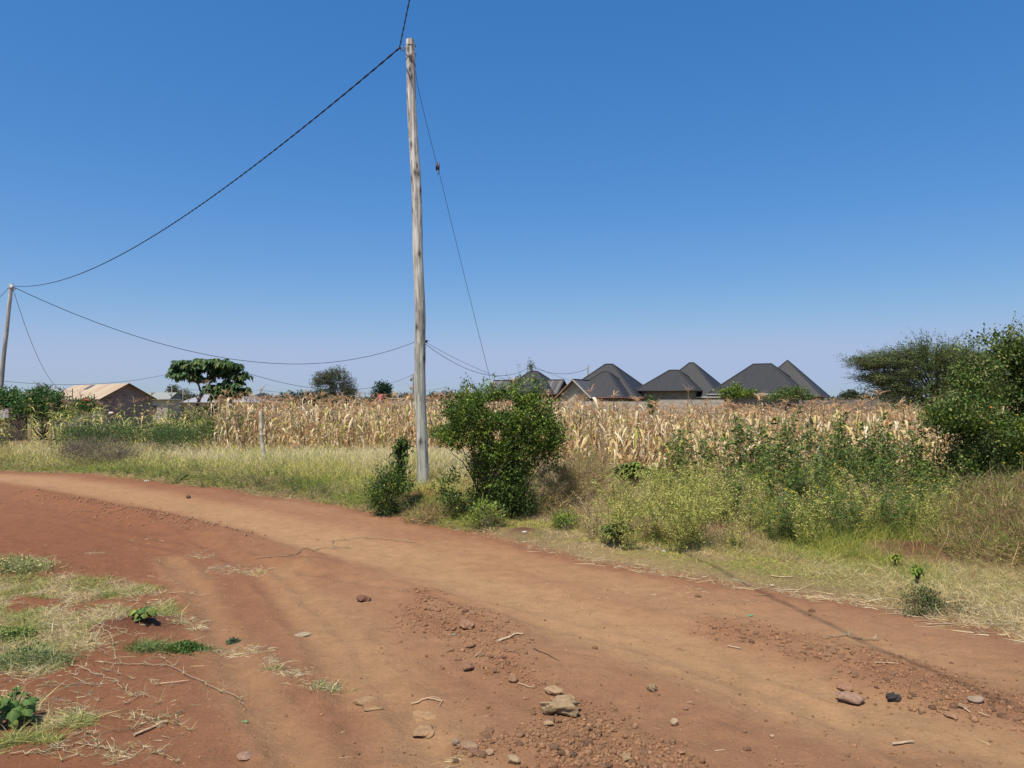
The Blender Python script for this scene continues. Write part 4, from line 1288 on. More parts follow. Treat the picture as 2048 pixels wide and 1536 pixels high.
vinex(800, 878, 1000, vb[1] + .2, 9, 'dark drooping leaved climber rising in a thin column left of the tall pole', n=46, leaf=.062)

# big climbing bush on the right edge
DR = 10.6
rb = gph(1985, 985)
shrub('bush', 'very large green climber covered bush filling the right edge above the dry scrub', 'bush', rb,
      [blob(1940, 860, DR, 78, 72, .7), blob(2020, 830, DR + .2, 90, 70, .7), blob(2110, 820, DR + .4, 90, 90, .8), blob(1925, 790, DR + .3, 55, 50, .4), blob(1990, 740, DR + .5, 55, 55, .4), blob(1965, 705, DR + .5, 26, 20, .25), blob(2010, 700, DR + .5, 36, 32, .3), blob(2060, 730, DR + .5, 40, 50, .3),
       blob(1890, 905, DR - .1, 40, 48, .4), blob(1880, 945, DR - .2, 34, 26, .3), blob(1960, 935, DR, 90, 45, .5), blob(1905, 860, DR, 46, 50, .4), blob(1880, 830, DR, 24, 26, .3), blob(2070, 920, DR, 80, 60, .6), blob(1900, 960, DR - .3, 44, 34, .4), blob(1965, 975, DR - .3, 60, 30, .4), blob(2050, 975, DR - .3, 60, 40, .5), blob(2120, 900, DR, 60, 100, .6), blob(2005, 682, DR + .5, 24, 26, .4), blob(2046, 695, DR + .5, 14, 30, .4), blob(1965, 695, DR + .5, 14, 22, .4), blob(1985, 720, DR + .4, 50, 36, .6), blob(2035, 740, DR + .4, 50, 46, .6)],
      5600, 15, .045, [G_MID, G_DARK, G_OLI, arr(.10, .15, .04), G_BRI * .85], [.34, .2, .2, .16, .1], clump_r=.075, stem_r=.035, nstem=6, spread=.5, gap=.37, branch_k=60, sprigs=700)
rbush = [o for o in bpy.data.objects if o.name.startswith('bush') and o.type == 'EMPTY' and 'right edge' in o['label']][0]
add_fruits(rbush, [(1998, 713, DR + .1), (1982, 815, DR - .75), (1983, 845, DR - .75), (2042, 906, DR - .7), (2008, 926, DR - .65), (2035, 830, DR - .75), (2046, 946, DR - .6), (1960, 800, DR - .5)], .03)
# large leaf silhouette on top
g = Geo(); g.leaves(np.array([at(1995, 680, DR + .4) - rb]), np.array([[-.3, 0, 1.]]), .15, .09, G_DARK); g.build('leaf', M_LEAF, rbush)

# flat spiky thorn tree behind it
def thorn_tree(base, blobs, label, ntw, L, nleaf, col, name='thorn_tree', trunk=.10, upb=.5, dens=1.0, lsz=.06, bark=(.10, .085, .07)):
    base = np.asarray(base, float)
    root = empty(name, base, label, 'tree')
    P, V = crown_points(blobs, ntw, .6)
    c0 = sum(b[0] for b in blobs) / len(blobs)
    d = (P - (c0 - arr(0, 0, .25))); d /= np.linalg.norm(d, axis=1, keepdims=True)
    d = d * arr(1.5, .8, .3) + R.normal(size=d.shape) * .16 + arr(-.25, 0, upb * .2)
    d /= np.linalg.norm(d, axis=1, keepdims=True)
    Ls = L * R.uniform(.6, 1.4, ntw)
    g2 = Geo()
    st = P - base
    g2.strips(st, d, R.normal(size=d.shape) * .12 + arr(0, 0, -.05), Ls, .018, [1, .9, .7, .5, .2], arr(*bark), arr(.14, .13, .08))
    # main boughs
    t = np.linspace(0, 1, 10)[:, None]
    for i in R.permutation(ntw)[:34]:
        T = P[i] - base
        m1 = arr(T[0] * .15, T[1] * .15, T[2] * .55)
        path = (1 - t) ** 2 * arr(0, 0, -.1) + 2 * t * (1 - t) * m1 + t ** 2 * T
        g2.tube(path, np.linspace(trunk, trunk * .12, 10) * (1 if i % 3 else .7), 6, arr(*bark))
    g2.build('trunk', M_BARK, root)
    k = np.repeat(np.arange(ntw), nleaf); n = len(k)
    u = R.random(n)
    pos = st[k] + d[k] * (Ls[k] * u)[:, None] + R.normal(size=(n, 3)) * lsz * .35
    dd = d[k] * .9 + R.normal(size=(n, 3)) * .55
    cc = np.array(col)[R.choice(len(col), ntw)][k] * R.uniform(.75, 1.25, (n, 1))
    g = Geo(); g.leaves(pos, dd, lsz * R.uniform(.6, 1.3, n), lsz * .28, cc)
    g.build('crown', M_LEAF, root)
    return root
DA = 27
thorn_tree(gz_at(1900, DA), [blob(1790, 724, DA, 62, 14, 1.0), blob(1850, 718, DA, 62, 16, 1.0), blob(1900, 726, DA + .4, 60, 20, 1.2), blob(1768, 736, DA, 34, 8, .6), blob(1795, 755, DA, 54, 12, .9), blob(1850, 745, DA, 60, 20, 1.0), blob(1860, 778, DA, 66, 18, 1.0), blob(1920, 760, DA, 60, 40, 1.3), blob(1815, 784, DA, 46, 8, .8), blob(1750, 722, DA, 22, 6, .4), blob(1880, 795, DA, 60, 10, 1.0), blob(1960, 780, DA, 60, 30, 1.2), blob(1925, 735, DA, 60, 24, 1.2), blob(1800, 770, DA, 50, 8, .8)],
           'flat spreading feathery thorn tree behind the maize on the right', 3000, .75, 36, [arr(.13, .18, .06), arr(.09, .13, .045), arr(.17, .21, .07)], lsz=.085)
# bare-ish thorn tree on the horizon, and bushes under it
thorn_tree(gz_at(664, 88), [blob(668, 755, 88, 30, 14, 1.6), blob(650, 765, 88, 20, 12, 1.2), blob(680, 775, 88, 26, 20, 1.2), blob(694, 784, 88, 16, 10, 1), blob(665, 790, 88, 28, 16, 1.4), blob(682, 800, 88, 20, 14, 1.4)],
           'tall twiggy half bare thorn tree on the horizon left of centre', 900, .8, 24, [arr(.12, .13, .07), arr(.09, .105, .055), arr(.14, .145, .08)], trunk=.16, lsz=.19)
def far_tree(name, label, blobs, base, cols, n, per=10, leaf=.3, trunk=.15, **kw):
    return shrub(name, label, 'tree' if 'tree' in name else 'bush', base, blobs, n, per, leaf, cols, None, clump_r=leaf * 1.0, stem_r=trunk, crown='crown', stem='trunk', branch_k=12, **kw)
K1 = [arr(.055, .075, .035), arr(.04, .06, .03), arr(.075, .09, .045)]
K2 = [arr(.10, .105, .065), arr(.08, .085, .05), arr(.12, .12, .08)]
far_tree('shrub', 'wide dark olive thicket at the left foot of the twiggy thorn tree', [blob(600, 797, 84, 30, 12, 1.6), blob(632, 797, 84, 34, 14, 1.6), blob(585, 802, 84, 20, 9, 1), blob(650, 806, 84, 40, 10, 1.4), blob(690, 806, 84, 20, 10, 1.4)], gz_at(615, 84), K1, 420, 12, .2)
far_tree('round_tree', 'dark green clumped tree rising behind the red roofed house', [blob(764, 773, 96, 15, 9, 1), blob(754, 782, 96, 11, 8, .8), blob(776, 784, 96, 13, 9, .8), blob(764, 790, 96, 20, 8, 1), blob(771, 777, 96, 12, 6, 1)], gz_at(766, 96), [arr(.035, .075, .035), arr(.03, .055, .03)], 170, 12, .24, gap=.2)
far_tree('shrub', 'dull green shrub at the left corner of the red roofed house', [blob(745, 802, 84, 12, 8, .8), blob(757, 806, 84, 12, 6, .8)], gz_at(748, 84), K2, 60, 12, .2)
far_tree('shrub', 'dull green shrub at the right corner of the red roofed house', [blob(775, 800, 82, 8, 12, .6), blob(786, 797, 84, 8, 6, .5)], gz_at(775, 82), K1, 60, 12, .2)
far_tree('round_tree', 'small dark tree left of the shed-side poles with a dull rounded neighbour', [blob(347, 780, 135, 8, 8, 1), blob(343, 785, 135, 6, 6, 1)], gz_at(347, 135), K1, 60, 12, .3)
far_tree('round_tree', 'dull olive dome shaped tree between the shed and the flat-topped tree', [blob(364, 795, 130, 22, 15, 2), blob(372, 800, 130, 18, 12, 2), blob(352, 800, 130, 12, 12, 1)], gz_at(364, 130), K2, 200, 12, .3)
far_tree('round_tree', 'dark round tree behind the unfinished flat topped house', [blob(569, 797, 150, 14, 9, 1.2), blob(562, 801, 150, 14, 6, 1)], gz_at(569, 150), K1, 80, 12, .35)
far_tree('round_tree', 'olive tree low on the horizon right of the shed eave', [blob(393, 800, 160, 10, 8, 1.2)], gz_at(393, 160), K2, 50, 12, .4)
for px, w_, h_, d_, lb, kk in [(868, 16, 6, 260, 'lowest dark tree immediately right of the tall pole on the skyline', K1), (893, 14, 9, 270, 'dull tree behind the tiny pole right of the tall pole', K2), (918, 17, 11, 240, 'largest dark skyline tree between the tall pole and the big bush', K1), (948, 14, 8, 260, 'olive skyline tree touching the left of the big bush', K2),
                              (812, 12, 7, 250, 'small dark skyline tree at the left side of the tall pole', K1), (1042, 9, 10, 150, 'dark tree top behind the left wing of the first dark roof', K1), (1690, 13, 9, 220, 'dark tree just right of the rightmost dark roof', K1), (1706, 12, 12, 230, 'pair of dark skyline crowns left of the flat thorn tree', K1), (1728, 22, 8, 230, 'long low dark tree under the flat thorn tree', K1), (1765, 30, 8, 230, 'long low tree furthest right on the skyline', K1),
                              (530, 11, 6, 210, 'small dull tree in front of the far dark roofed house', K2)]:
    far_tree('skyline_tree', lb, [blob(px, 797 - h_ * .3, d_, w_, h_, w_ * d_ / F * .7), blob(px + w_ * .4, 797, d_, w_ * .7, h_ * .7, w_ * d_ / F * .5)], gz_at(px, d_), kk, 120, 10, .0021 * d_)
# a long distant tree line
def treeline(name, label, x0, x1, d, hpx, n, kk, kind='stuff'):
    g = Geo()
    xs = R.uniform(x0, x1, n)
    top = hpx * (0.45 + .8 * fbm(xs * .045, xs * 0, 91, 3))
    hh = R.random(n) ** .6 * top
    dd = d + R.uniform(-14, 14, n)
    pos = np.stack([(xs - 1024) / F * dd, dd, EYE + (-hh + (0)) * -1 * d / F - .1], 1)
    low = (R.random(n) < .45)
    pos[low, 2] = R.uniform(-.9, EYE, low.sum())
    cc = np.array(kk)[R.choice(len(kk), n)] * R.uniform(.8, 1.2, (n, 1))
    s_ = .004 * d
    g.leaves(pos, R.normal(size=(n, 3)), s_ * R.uniform(.6, 1.2, n), s_ * .7, cc)
    return tag(g.build(name, M_LEAF), label, 'trees', kind=kind)
treeline('distant_woods', 'thin band of far trees along the horizon', -300, 2400, 330, 7, 9000, K1)
treeline('distant_scrub', 'low scrub line beyond the maize field', -300, 2400, 190, 3, 6000, K2)

# flat-topped tree with drooping leaf whorls
DT = 55
def whorl_tree(base, blobs, label, n, leafL, cols):
    base = np.asarray(base, float)
    root = empty('flat_topped_tree', base, label, 'tree')
    P, V = crown_points(blobs, n, .4)
    k = np.repeat(np.arange(n), 16); aa = R.uniform(0, 2 * np.pi, len(k))
    d = np.stack([np.cos(aa), np.sin(aa), R.uniform(-.5, .35, len(k))], 1)
    side = np.cross(d, arr(0, 0, 1)[None])
    cc = np.array(cols)[R.choice(len(cols), n)] * R.uniform(.8, 1.25, (n, 1))
    g = Geo()
    g.strips(P[k] - base, d, np.tile(arr(0, 0, -.75), (len(k), 1)), leafL * R.uniform(.7, 1.2, len(k)), leafL * .42, [.3, 1, .9, .1], cc[k] * .9, cc[k] * 1.15, side=side)
    g.build('crown', M_LEAF, root)
    g = Geo()
    kx = DT / F
    def pt(px, py, dy=0): return at(px, py, DT + dy) - base
    tr = [([arr(0, 0, -.1), pt(396, 815), pt(398, 800)], .17, .12), ([pt(398, 802), pt(402, 785), pt(396, 768), pt(388, 758)], .10, .05), ([pt(398, 802), pt(406, 788), pt(420, 765), pt(432, 752)], .09, .05),
          ([pt(406, 788), pt(425, 775), pt(455, 768), pt(475, 765)], .06, .03), ([pt(396, 768), pt(398, 758), pt(404, 748)], .05, .03), ([pt(396, 768), pt(380, 755), pt(352, 745)], .05, .02), ([pt(420, 765), pt(418, 750), pt(410, 735)], .05, .02),
          ([pt(432, 752), pt(455, 740), pt(480, 730)], .05, .02), ([pt(398, 802), pt(390, 792), pt(388, 787)], .05, .02)]
    for p_, a_, b_ in tr:
        path = tubes_path(p_, 6, .02); g.tube(path, np.linspace(a_, b_, len(path)), 8, arr(.17, .14, .11))
    # second thicker trunk carrying the low right crown
    path = tubes_path([pt(452, 835), pt(454, 805), pt(456, 785)], 6, .02); g.tube(path, np.linspace(.22, .15, len(path)), 8, arr(.11, .09, .07))
    g.build('trunk', M_BARK, root, smooth=True)
    return root
whorl_tree(gz_at(396, DT), [blob(395, 726, DT, 38, 12, 1.3), blob(365, 728, DT, 26, 9, 1.0), blob(440, 727, DT, 42, 12, 1.3), blob(350, 742, DT, 20, 7, .8), blob(380, 748, DT, 32, 9, 1.2), blob(410, 755, DT, 16, 7, .8), blob(450, 742, DT + .6, 40, 10, 1.2), blob(478, 750, DT, 22, 9, .9),
                            blob(462, 766, DT, 30, 9, 1.2), blob(430, 775, DT, 28, 8, 1.2), blob(460, 782, DT, 36, 9, 1.2), blob(488, 779, DT, 14, 6, .7), blob(430, 790, DT, 16, 5, .7), blob(392, 785, DT, 6, 4, .3), blob(455, 798, DT, 12, 14, .5)],
           'flat-topped umbrella shaped tree with drooping dark leaves on the left horizon', 560, .36, [arr(.075, .14, .05), arr(.095, .17, .055), arr(.055, .10, .04), arr(.13, .16, .05)])

# hedge shrubs at the far left and others before the shed
HD = 37
LS = [arr(.075, .16, .045), arr(.055, .12, .035), arr(.10, .18, .05)]
shrub('garden_shrub', 'leafy green shrub at the very left edge before the shed', 'shrub', gz_at(8, HD), [blob(5, 806, HD, 28, 20, .6), blob(20, 792, HD, 14, 8, .4), blob(0, 790, HD, 12, 8, .3), blob(5, 826, HD, 30, 12, .5)], 280, 14, .11, LS, None, clump_r=.14, stem_r=.03, gap=.15)
shrub('garden_shrub', 'largest rounded green shrub left of the rusty roofed shed', 'shrub', gz_at(85, HD), [blob(60, 808, HD, 34, 24, .8), blob(100, 806, HD, 34, 24, .8), blob(75, 790, HD, 26, 10, .6), blob(115, 800, HD, 20, 18, .6), blob(60, 828, HD, 44, 14, .7), blob(115, 826, HD, 36, 14, .6)], 700, 14, .11, LS, None, clump_r=.15, stem_r=.04, gap=.18)
shrub('garden_shrub', 'thin leafy top sticking up left in the shrubs by the shed', 'shrub', gz_at(30, HD + 1), [blob(29, 785, HD + 1, 4, 9, .15)], 26, 10, .12, LS, None, clump_r=.08, stem_r=.02)
shrub('garden_shrub', 'wispy grey green shrub top against the sky beside the white hut', 'shrub', gz_at(86, HD + 2), [blob(86, 781, HD + 2, 14, 7, .3)], 60, 10, .09, [G_BLUE, K2[0]], None, clump_r=.12, stem_r=.02)
shrub('garden_shrub', 'dark glossy low shrub directly in front of the shed wall', 'shrub', gz_at(172, 44), [blob(170, 812, 44, 24, 13, .6), blob(155, 816, 44, 18, 12, .5), blob(185, 815, 44, 10, 10, .4)], 220, 14, .12, [G_DARK * 1.2, G_MID, LS[1]], None, clump_r=.14, stem_r=.03)
shrub('garden_shrub', 'green shrub with upright spike before the right hand dark roofed houses', 'shrub', gz_at(1473, 62), [blob(1475, 788, 62, 34, 11, .8), blob(1473, 775, 62, 8, 10, .3), blob(1450, 783, 62, 12, 6, .4), blob(1500, 786, 62, 16, 6, .4)], 260, 13, .14, [G_MID, G_BRI, G_DARK * 1.2], None, clump_r=.16, stem_r=.04)
shrub('garden_shrub', 'pale green spreading shrub before the white eave of the rightmost house', 'shrub', gz_at(1585, 62), [blob(1580, 790, 62, 34, 13, .8), blob(1600, 783, 62, 22, 6, .5), blob(1620, 795, 62, 18, 8, .5), blob(1540, 796, 62, 18, 6, .5)], 300, 13, .13, [G_OLI, G_MID, LS[0]], None, clump_r=.15, stem_r=.04)
shrub('garden_shrub', 'narrow dark shrub in the maize before the taller block wall', 'shrub', gz_at(1303, 40), [blob(1303, 812, 40, 8, 16, .2)], 50, 12, .1, [G_DARK * 1.3, G_MID], None, clump_r=.1, stem_r=.02)
shrub('garden_shrub', 'dark round shrub between the flat-topped tree trunks and the pink house', 'shrub', gz_at(492, 58), [blob(492, 818, 58, 10, 8, .4), blob(480, 822, 58, 10, 8, .4)], 60, 12, .13, [G_DARK * 1.2, G_MID], None, clump_r=.13, stem_r=.03)

# ------------------------------------------------------------------ maize
TANS = [arr(.78, .58, .32), arr(.88, .72, .46), arr(.64, .42, .21), arr(.42, .20, .10), arr(.72, .59, .27), arr(.92, .80, .57)]
def maize(kind='dry', h=1.9, lod=1):
    """returns Geo per part"""
    gs, gl, gt, gc = Geo(), Geo(), Geo(), Geo()
    K = 7; t = np.linspace(0, 1, K)
    lean = R.normal(size=2) * .07
    path = np.stack([lean[0] * h * t ** 1.5 + .012 * R.normal(size=K), lean[1] * h * t ** 1.5 + .012 * R.normal(size=K), h * t], 1)
    dry = kind == 'dry'
    sc_ = arr(.52, .40, .22) if dry else arr(.25, .30, .10)
    gs.tube(path, np.linspace(.013, .006, K), 4 if lod else 3, sc_ * R.uniform(.7, 1.15), cap=False)
    nl = R.integers(12, 17) if lod else 11
    hz = np.linspace(.12, .93, nl) + R.normal(size=nl) * .02
    px_ = np.stack([np.interp(hz, t, path[:, i]) for i in range(3)], 1)
    a0 = R.uniform(0, np.pi); az = a0 + np.pi * np.arange(nl) + R.normal(size=nl) * .55
    upc = R.uniform(-.3, 1.1, nl) if dry else R.uniform(.5, 1.4, nl)
    d = np.stack([np.cos(az), np.sin(az), upc], 1); d /= np.linalg.norm(d, axis=1, keepdims=True)
    L = R.uniform(.18, .50, nl) * (1 if dry else 1.3); W = R.uniform(.03, .08, nl) * (1 if dry else .85)
    bend = np.zeros((nl, 3)); bend[:, 2] = -R.uniform(.9, 2.0, nl) if dry else -R.uniform(.6, 1.4, nl)
    bend[:, :2] = -d[:, :2] * R.uniform(.1, .7, (nl, 1)) * (1 if dry else .1) + R.normal(size=(nl, 2)) * .15
    if dry:
        c0 = np.array(TANS)[R.choice(6, nl, p=[.3, .2, .14, .08, .16, .12])] * R.uniform(.8, 1.1, (nl, 1)); c1 = c0 * R.uniform(.75, 1.15, (nl, 1))
        if R.random() < .30:
            q_ = R.integers(0, nl, 4); c0[q_] = arr(.46, .50, .10); c1[q_] = arr(.66, .60, .16)
    elif kind == 'green':
        c0 = np.array([arr(.18, .28, .07), arr(.30, .38, .08), arr(.50, .50, .11)])[R.choice(3, nl)]; c1 = np.array([arr(.38, .42, .10), arr(.62, .55, .20)])[R.choice(2, nl)]
    else:
        c0 = np.array([arr(.62, .60, .12), arr(.45, .50, .09), arr(.75, .58, .26)])[R.choice(3, nl)]; c1 = arr(.5, .45, .15)
    prof = [.5, 1.0, .95, .7, .12] if lod else [.6, 1, .7, .15]
    side = np.cross(d, arr(0, 0, 1)[None])
    gl.strips(px_, d, bend, L, W, prof, c0, c1, side=side, twist=R.normal(size=nl) * (1.6 if dry else .7))
    if lod and dry:   # sheath flags hugging the stalk
        m_ = 9; hz2 = R.uniform(.12, .9, m_); p2 = np.stack([np.interp(hz2, t, path[:, i]) for i in range(3)], 1)
        az = R.uniform(0, 6.28, m_); d2 = np.stack([np.cos(az) * .4, np.sin(az) * .4, -np.ones(m_)], 1)
        gl.strips(p2, d2, np.tile(arr(0, 0, -.2), (m_, 1)), R.uniform(.12, .32, m_), R.uniform(.02, .055, m_), [.6, 1, .8, .2], np.array(TANS)[R.choice(6, m_)], np.array(TANS)[R.choice(6, m_)], twist=R.normal(size=m_) * 2)
    # tassel
    nt_ = R.integers(8, 14) if lod else 5
    az = R.uniform(0, 6.28, nt_); d = np.stack([np.cos(az) * R.uniform(.1, .8, nt_), np.sin(az) * R.uniform(.1, .8, nt_), np.ones(nt_)], 1)
    tc_ = (arr(.56, .36, .20) if dry else arr(.30, .2, .13)) * R.uniform(.8, 1.3)
    gt.strips(np.tile(path[-1], (nt_, 1)) + np.stack([0 * az, 0 * az, R.uniform(0, .06, nt_)], 1), d, np.stack([np.cos(az) * .25, np.sin(az) * .25, -R.uniform(.2, .8, nt_)], 1), R.uniform(.16, .32, nt_), .014 if lod else .02, [1, 1, .8, .4], tc_, tc_ * 1.2)
    if lod and (R.random() < .75):
        hz3 = R.uniform(.42, .6); p3 = arr(*[np.interp(hz3, t, path[:, i]) for i in range(3)])
        a = R.uniform(0, 6.28); dn = R.random() < .6
        dd = arr(math.cos(a) * .5, math.sin(a) * .5, -1 if dn else 1); dd /= np.linalg.norm(dd)
        tt_ = np.linspace(0, 1, 6)[:, None]
        gc.tube(p3 + dd * .20 * tt_, np.array([.012, .024, .028, .026, .018, .004]), 6, arr(.78, .66, .45) * R.uniform(.8, 1.05))
    return gs, gl, gt, gc

def maize_tree(kind, label, group):
    root = empty('maize_plant', (0, 0, 0), label, 'maize plant', group)
    gs, gl, gt, gc = maize(kind, 1.9)
    gs.build('stalk', M_DRY, root); gl.build('leaves', M_DRY if kind == 'dry' else M_LEAF, root); gt.build('tassel', M_DRY, root)
    if gc.n: gc.build('cob', M_DRY, root)
    return root

FRONT = [(-60, 40), (-30, 30), (-14, 26.5), (-9.6, 25), (-5, 23.8), (-2, 22.5), (0.5, 20.5), (2.5, 18.2), (6, 16.6), (10, 15.8), (13, 15.6), (30, 15)]
def front_y(x): return np.interp(x, [p[0] for p in FRONT], [p[1] for p in FRONT])

rows = []
yy = 0.0
while yy < 44:
    step = .62 + .012 * yy
    for px in np.arange(385, 2150, 100):
        pass
    xs_ = np.arange(-16, 26, .30 + .007 * yy)
    xs_ = xs_ + R.normal(size=len(xs_)) * .07
    ys_ = front_y(xs_) + yy + .9 * (vnoise(xs_ * .6, xs_ * 0, 88) - .5) + R.normal(size=len(xs_)) * .22
    ok = R.random(len(xs_)) < .93
    rows.append(np.stack([xs_[ok], ys_[ok]], 1)); yy += step
MP = np.concatenate(rows)
ppx = MP[:, 0] / MP[:, 1] * F + 1024
MP = MP[(ppx > 432 + 10 * np.sin(MP[:, 1])) & (ppx < 2140) & (MP[:, 1] < 62)]
MP = MP[~((MP[:, 1] > 44) & (R.random(len(MP)) < .45))]
order = np.argsort(MP[:, 1] - front_y(MP[:, 0]) + 0.35 * np.abs(MP[:, 0] - 2) * 0)
MP = MP[order]
ppx = MP[:, 0] / MP[:, 1] * F + 1024
inview = (ppx > 430) & (ppx < 1900)
ind = np.zeros(len(MP), bool); ind[np.where(inview)[0][:185]] = True
protos = [maize_tree('dry', 'dry tan maize plant in the front rows of the field', 'dry maize plants in the front rows') for _ in range(9)]
usedp = [False] * 9
for x, y in MP[ind]:
    z = float(H(x, y)); i = int(R.integers(9))
    hs = (.94 - .12 * sstep(1.0, 4.5, x)) * R.uniform(.66, 1.2) * (1.18 if R.random() < .08 and x < 3 else 1)
    r = protos[i] if not usedp[i] else copy_tree(protos[i])
    usedp[i] = True
    r.location = (x, y, z - .02); r.rotation_euler = (R.normal() * .16, R.normal() * .16, R.uniform(0, 6.28)); r.scale = (1.12, 1.12, hs)
# the remainder of the crop as one mass
vs = []
for k in range(14):
    parts = maize('dry', 1.9, 0); G_ = Geo()
    for p_ in parts:
        if p_.n: G_.merge(p_.arrays())
    vs.append(G_.arrays())
g = Geo()
for x, y in MP[~ind]:
    a = R.uniform(0, 6.28); c, s_ = math.cos(a), math.sin(a)
    sc_ = (.96 - .10 * sstep(1.0, 4.5, x)) * R.uniform(.7, 1.15)
    wd = 1 + .012 * max(0, y - 20)
    M = np.array([[c * wd, -s_ * wd, 0], [s_ * wd, c * wd, 0], [0, 0, sc_]])
    g.merge(vs[int(R.integers(14))], M, arr(x, y, float(base_h(x, y))), R.uniform(.82, 1.12) * arr(1, R.uniform(.94, 1.03), R.uniform(.85, 1.0)))
tag(g.build('maize_crop', M_DRY), 'dry maize crop standing behind the front rows of the field', 'maize', kind='stuff')
# a few tall tassels and yellow plants that stand out
for px, d, hs, kd, lb in [(1372, 24, 1.22, 'dry', 'tallest dark tasselled maize plant before the gable porch house'), (1520, 26, 1.12, 'dry', 'tall maize plant with a dark drooping top before the taller block wall'), (535, 24.5, 1.14, 'dry', 'tall maize plant behind the short leaning stone post'),
                          (812, 25, 1.16, 'dry', 'tall pale tasselled maize plant just left of the tall pole'), (1690, 16.3, .86, 'yellow', 'bright yellow green leaved maize plant near the right bush, left of a similar one'), (1755, 16.4, .84, 'yellow', 'bright yellow green maize plant near the right bush, closest to it'),
                          (1240, 19.5, .85, 'yellow', 'yellow leaved maize plant just right of the big green bush'), (1270, 20.5, .95, 'yellow', 'yellow green maize plant before the gable porch house'), (648, 23.8, .62, 'yellow', 'short yellow maize plant among dry ones left of centre'), (1400, 20.0, .84, 'yellow', 'thin yellow maize plant among dry ones in mid field')]:
    o = maize_tree(kd, lb, None); p = gz_at(px, d); o.location = tuple(p); o.rotation_euler = (0, 0, R.uniform(0, 6)); o.scale = (1.1, 1.1, hs)
# greener maize on the left by the shed
gp_ = [maize_tree('green' if k != 1 else 'yellow', 'green and yellow maize plant in the strip before the shed and shrubs', 'green maize plants at the left') for k in range(5)]
ug = [False] * 5
cnt = 0
while cnt < 104:
    px = R.uniform(-30, 500); d = R.uniform(25.5, 31)
    if px > 430 and d < 27.5: continue
    if px < 200 and R.random() < .35: continue
    i = int(R.integers(5)); r = gp_[i] if not ug[i] else copy_tree(gp_[i]); ug[i] = True
    p = gz_at(px, d); r.location = tuple(p); r.rotation_euler = (R.normal() * .08, R.normal() * .08, R.uniform(0, 6.28))
    hs = R.uniform(.62, .98) if not (R.random() < .06) else 1.08; r.scale = (1, 1, hs); cnt += 1
shrub('crop_patch', 'low green leafy bean crop under the maize at the left', 'crop', gz_at(260, 27), [blob(160 + 34 * k, 868 + 7 * math.sin(k * 2), 27 - .3 * (k % 3), 26, 11 + 6 * (k % 2), 1.0) for k in range(9)], 400, 14, .075, [arr(.12, .19, .045), arr(.17, .23, .055), arr(.22, .25, .08), arr(.08, .13, .035)], None, clump_r=.13, stem_r=.015, nstem=8, spread=2.0, gap=.2)
shrub('crop_patch', 'low mixed green undergrowth behind the short leaning stone post', 'crop', gz_at(480, 27.5), [blob(430, 850, 27.5, 40, 24, 1.0), blob(480, 845, 28, 30, 20, 1.0), blob(390, 840, 29, 40, 20, 1)], 260, 14, .085, [arr(.10, .15, .04), arr(.16, .19, .06), arr(.30, .26, .12)], None, clump_r=.13, stem_r=.015, nstem=8, spread=1.5, gap=.2)

# ------------------------------------------------------------------ weeds
def weed(hgt, nst, leaf, cols, spread=.12, label='', group=None, name='weed', flower=0, leafw=.34, dens=34, lean=.25, parts=True):
    root = empty(name, (0, 0, 0), label, 'weed', group)
    gs, gl, gf = Geo(), Geo(), Geo()
    for i in range(nst):
        T = arr(R.normal() * spread + R.normal() * lean * .4 * hgt, R.normal() * spread + R.normal() * lean * .4 * hgt, hgt * R.uniform(.65, 1.05))
        b0 = arr(R.normal() * spread * .35, R.normal() * spread * .35, -.02)
        t = np.linspace(0, 1, 6)[:, None]; path = b0 + (T - b0) * t + R.normal(size=(6, 3)) * .012
        gs.tube(path, np.linspace(.004, .0015, 6), 4, arr(.24, .24, .10), cap=False)
        n = int(dens * hgt); u = R.uniform(.04, 1.02, n)
        P = np.stack([np.interp(u, t[:, 0], path[:, k]) for k in range(3)], 1)
        sp_ = (1.05 - u)[:, None] * .5 + .12
        az = R.uniform(0, 6.28, n); rad = R.uniform(0, 1, n) * .16 * hgt
        P2 = P + np.stack([np.cos(az), np.sin(az), np.full(n, .25)], 1) * (rad * sp_[:, 0])[:, None]
        k = np.repeat(np.arange(n), 3)
        az2 = az[k] + R.normal(size=len(k)) * .9
        d = np.stack([np.cos(az2), np.sin(az2), R.uniform(-.2, .9, len(k))], 1)
        cc = np.array(cols)[R.choice(len(cols), len(k))] * R.uniform(.75, 1.25, (len(k), 1))
        gl.leaves(P2[k] + R.normal(size=(len(k), 3)) * .012, d, leaf * R.uniform(.5, 1.3, len(k)), leaf * leafw * R.uniform(.7, 1.2, len(k)), cc)
    gs.build('stem', M_LEAF, root); gl.build('foliage', M_LEAF, root)
    if flower:
        P = np.stack([R.normal(size=flower) * spread * 1.5, R.normal(size=flower) * spread * 1.5, hgt * R.uniform(.5, 1.05, flower)], 1)
        for p_ in P:
            gf = Geo(); aa_ = np.arange(5) * 1.2566
            gf.leaves(np.tile(p_, (5, 1)), np.stack([np.cos(aa_), np.sin(aa_), np.full(5, .6)], 1), .020, .018, arr(.78, .62, .03))
            gf.build('flower', M_LEAF, root)
    return root
WG = [arr(.13, .20, .05), arr(.10, .165, .045), arr(.17, .24, .055)]
WB = [arr(.115, .185, .040), arr(.08, .13, .035), arr(.17, .24, .05)]
WO = [arr(.42, .44, .09), arr(.32, .37, .07), arr(.56, .51, .17)]
WD = [arr(.52, .38, .19), arr(.38, .26, .13), arr(.66, .53, .28)]
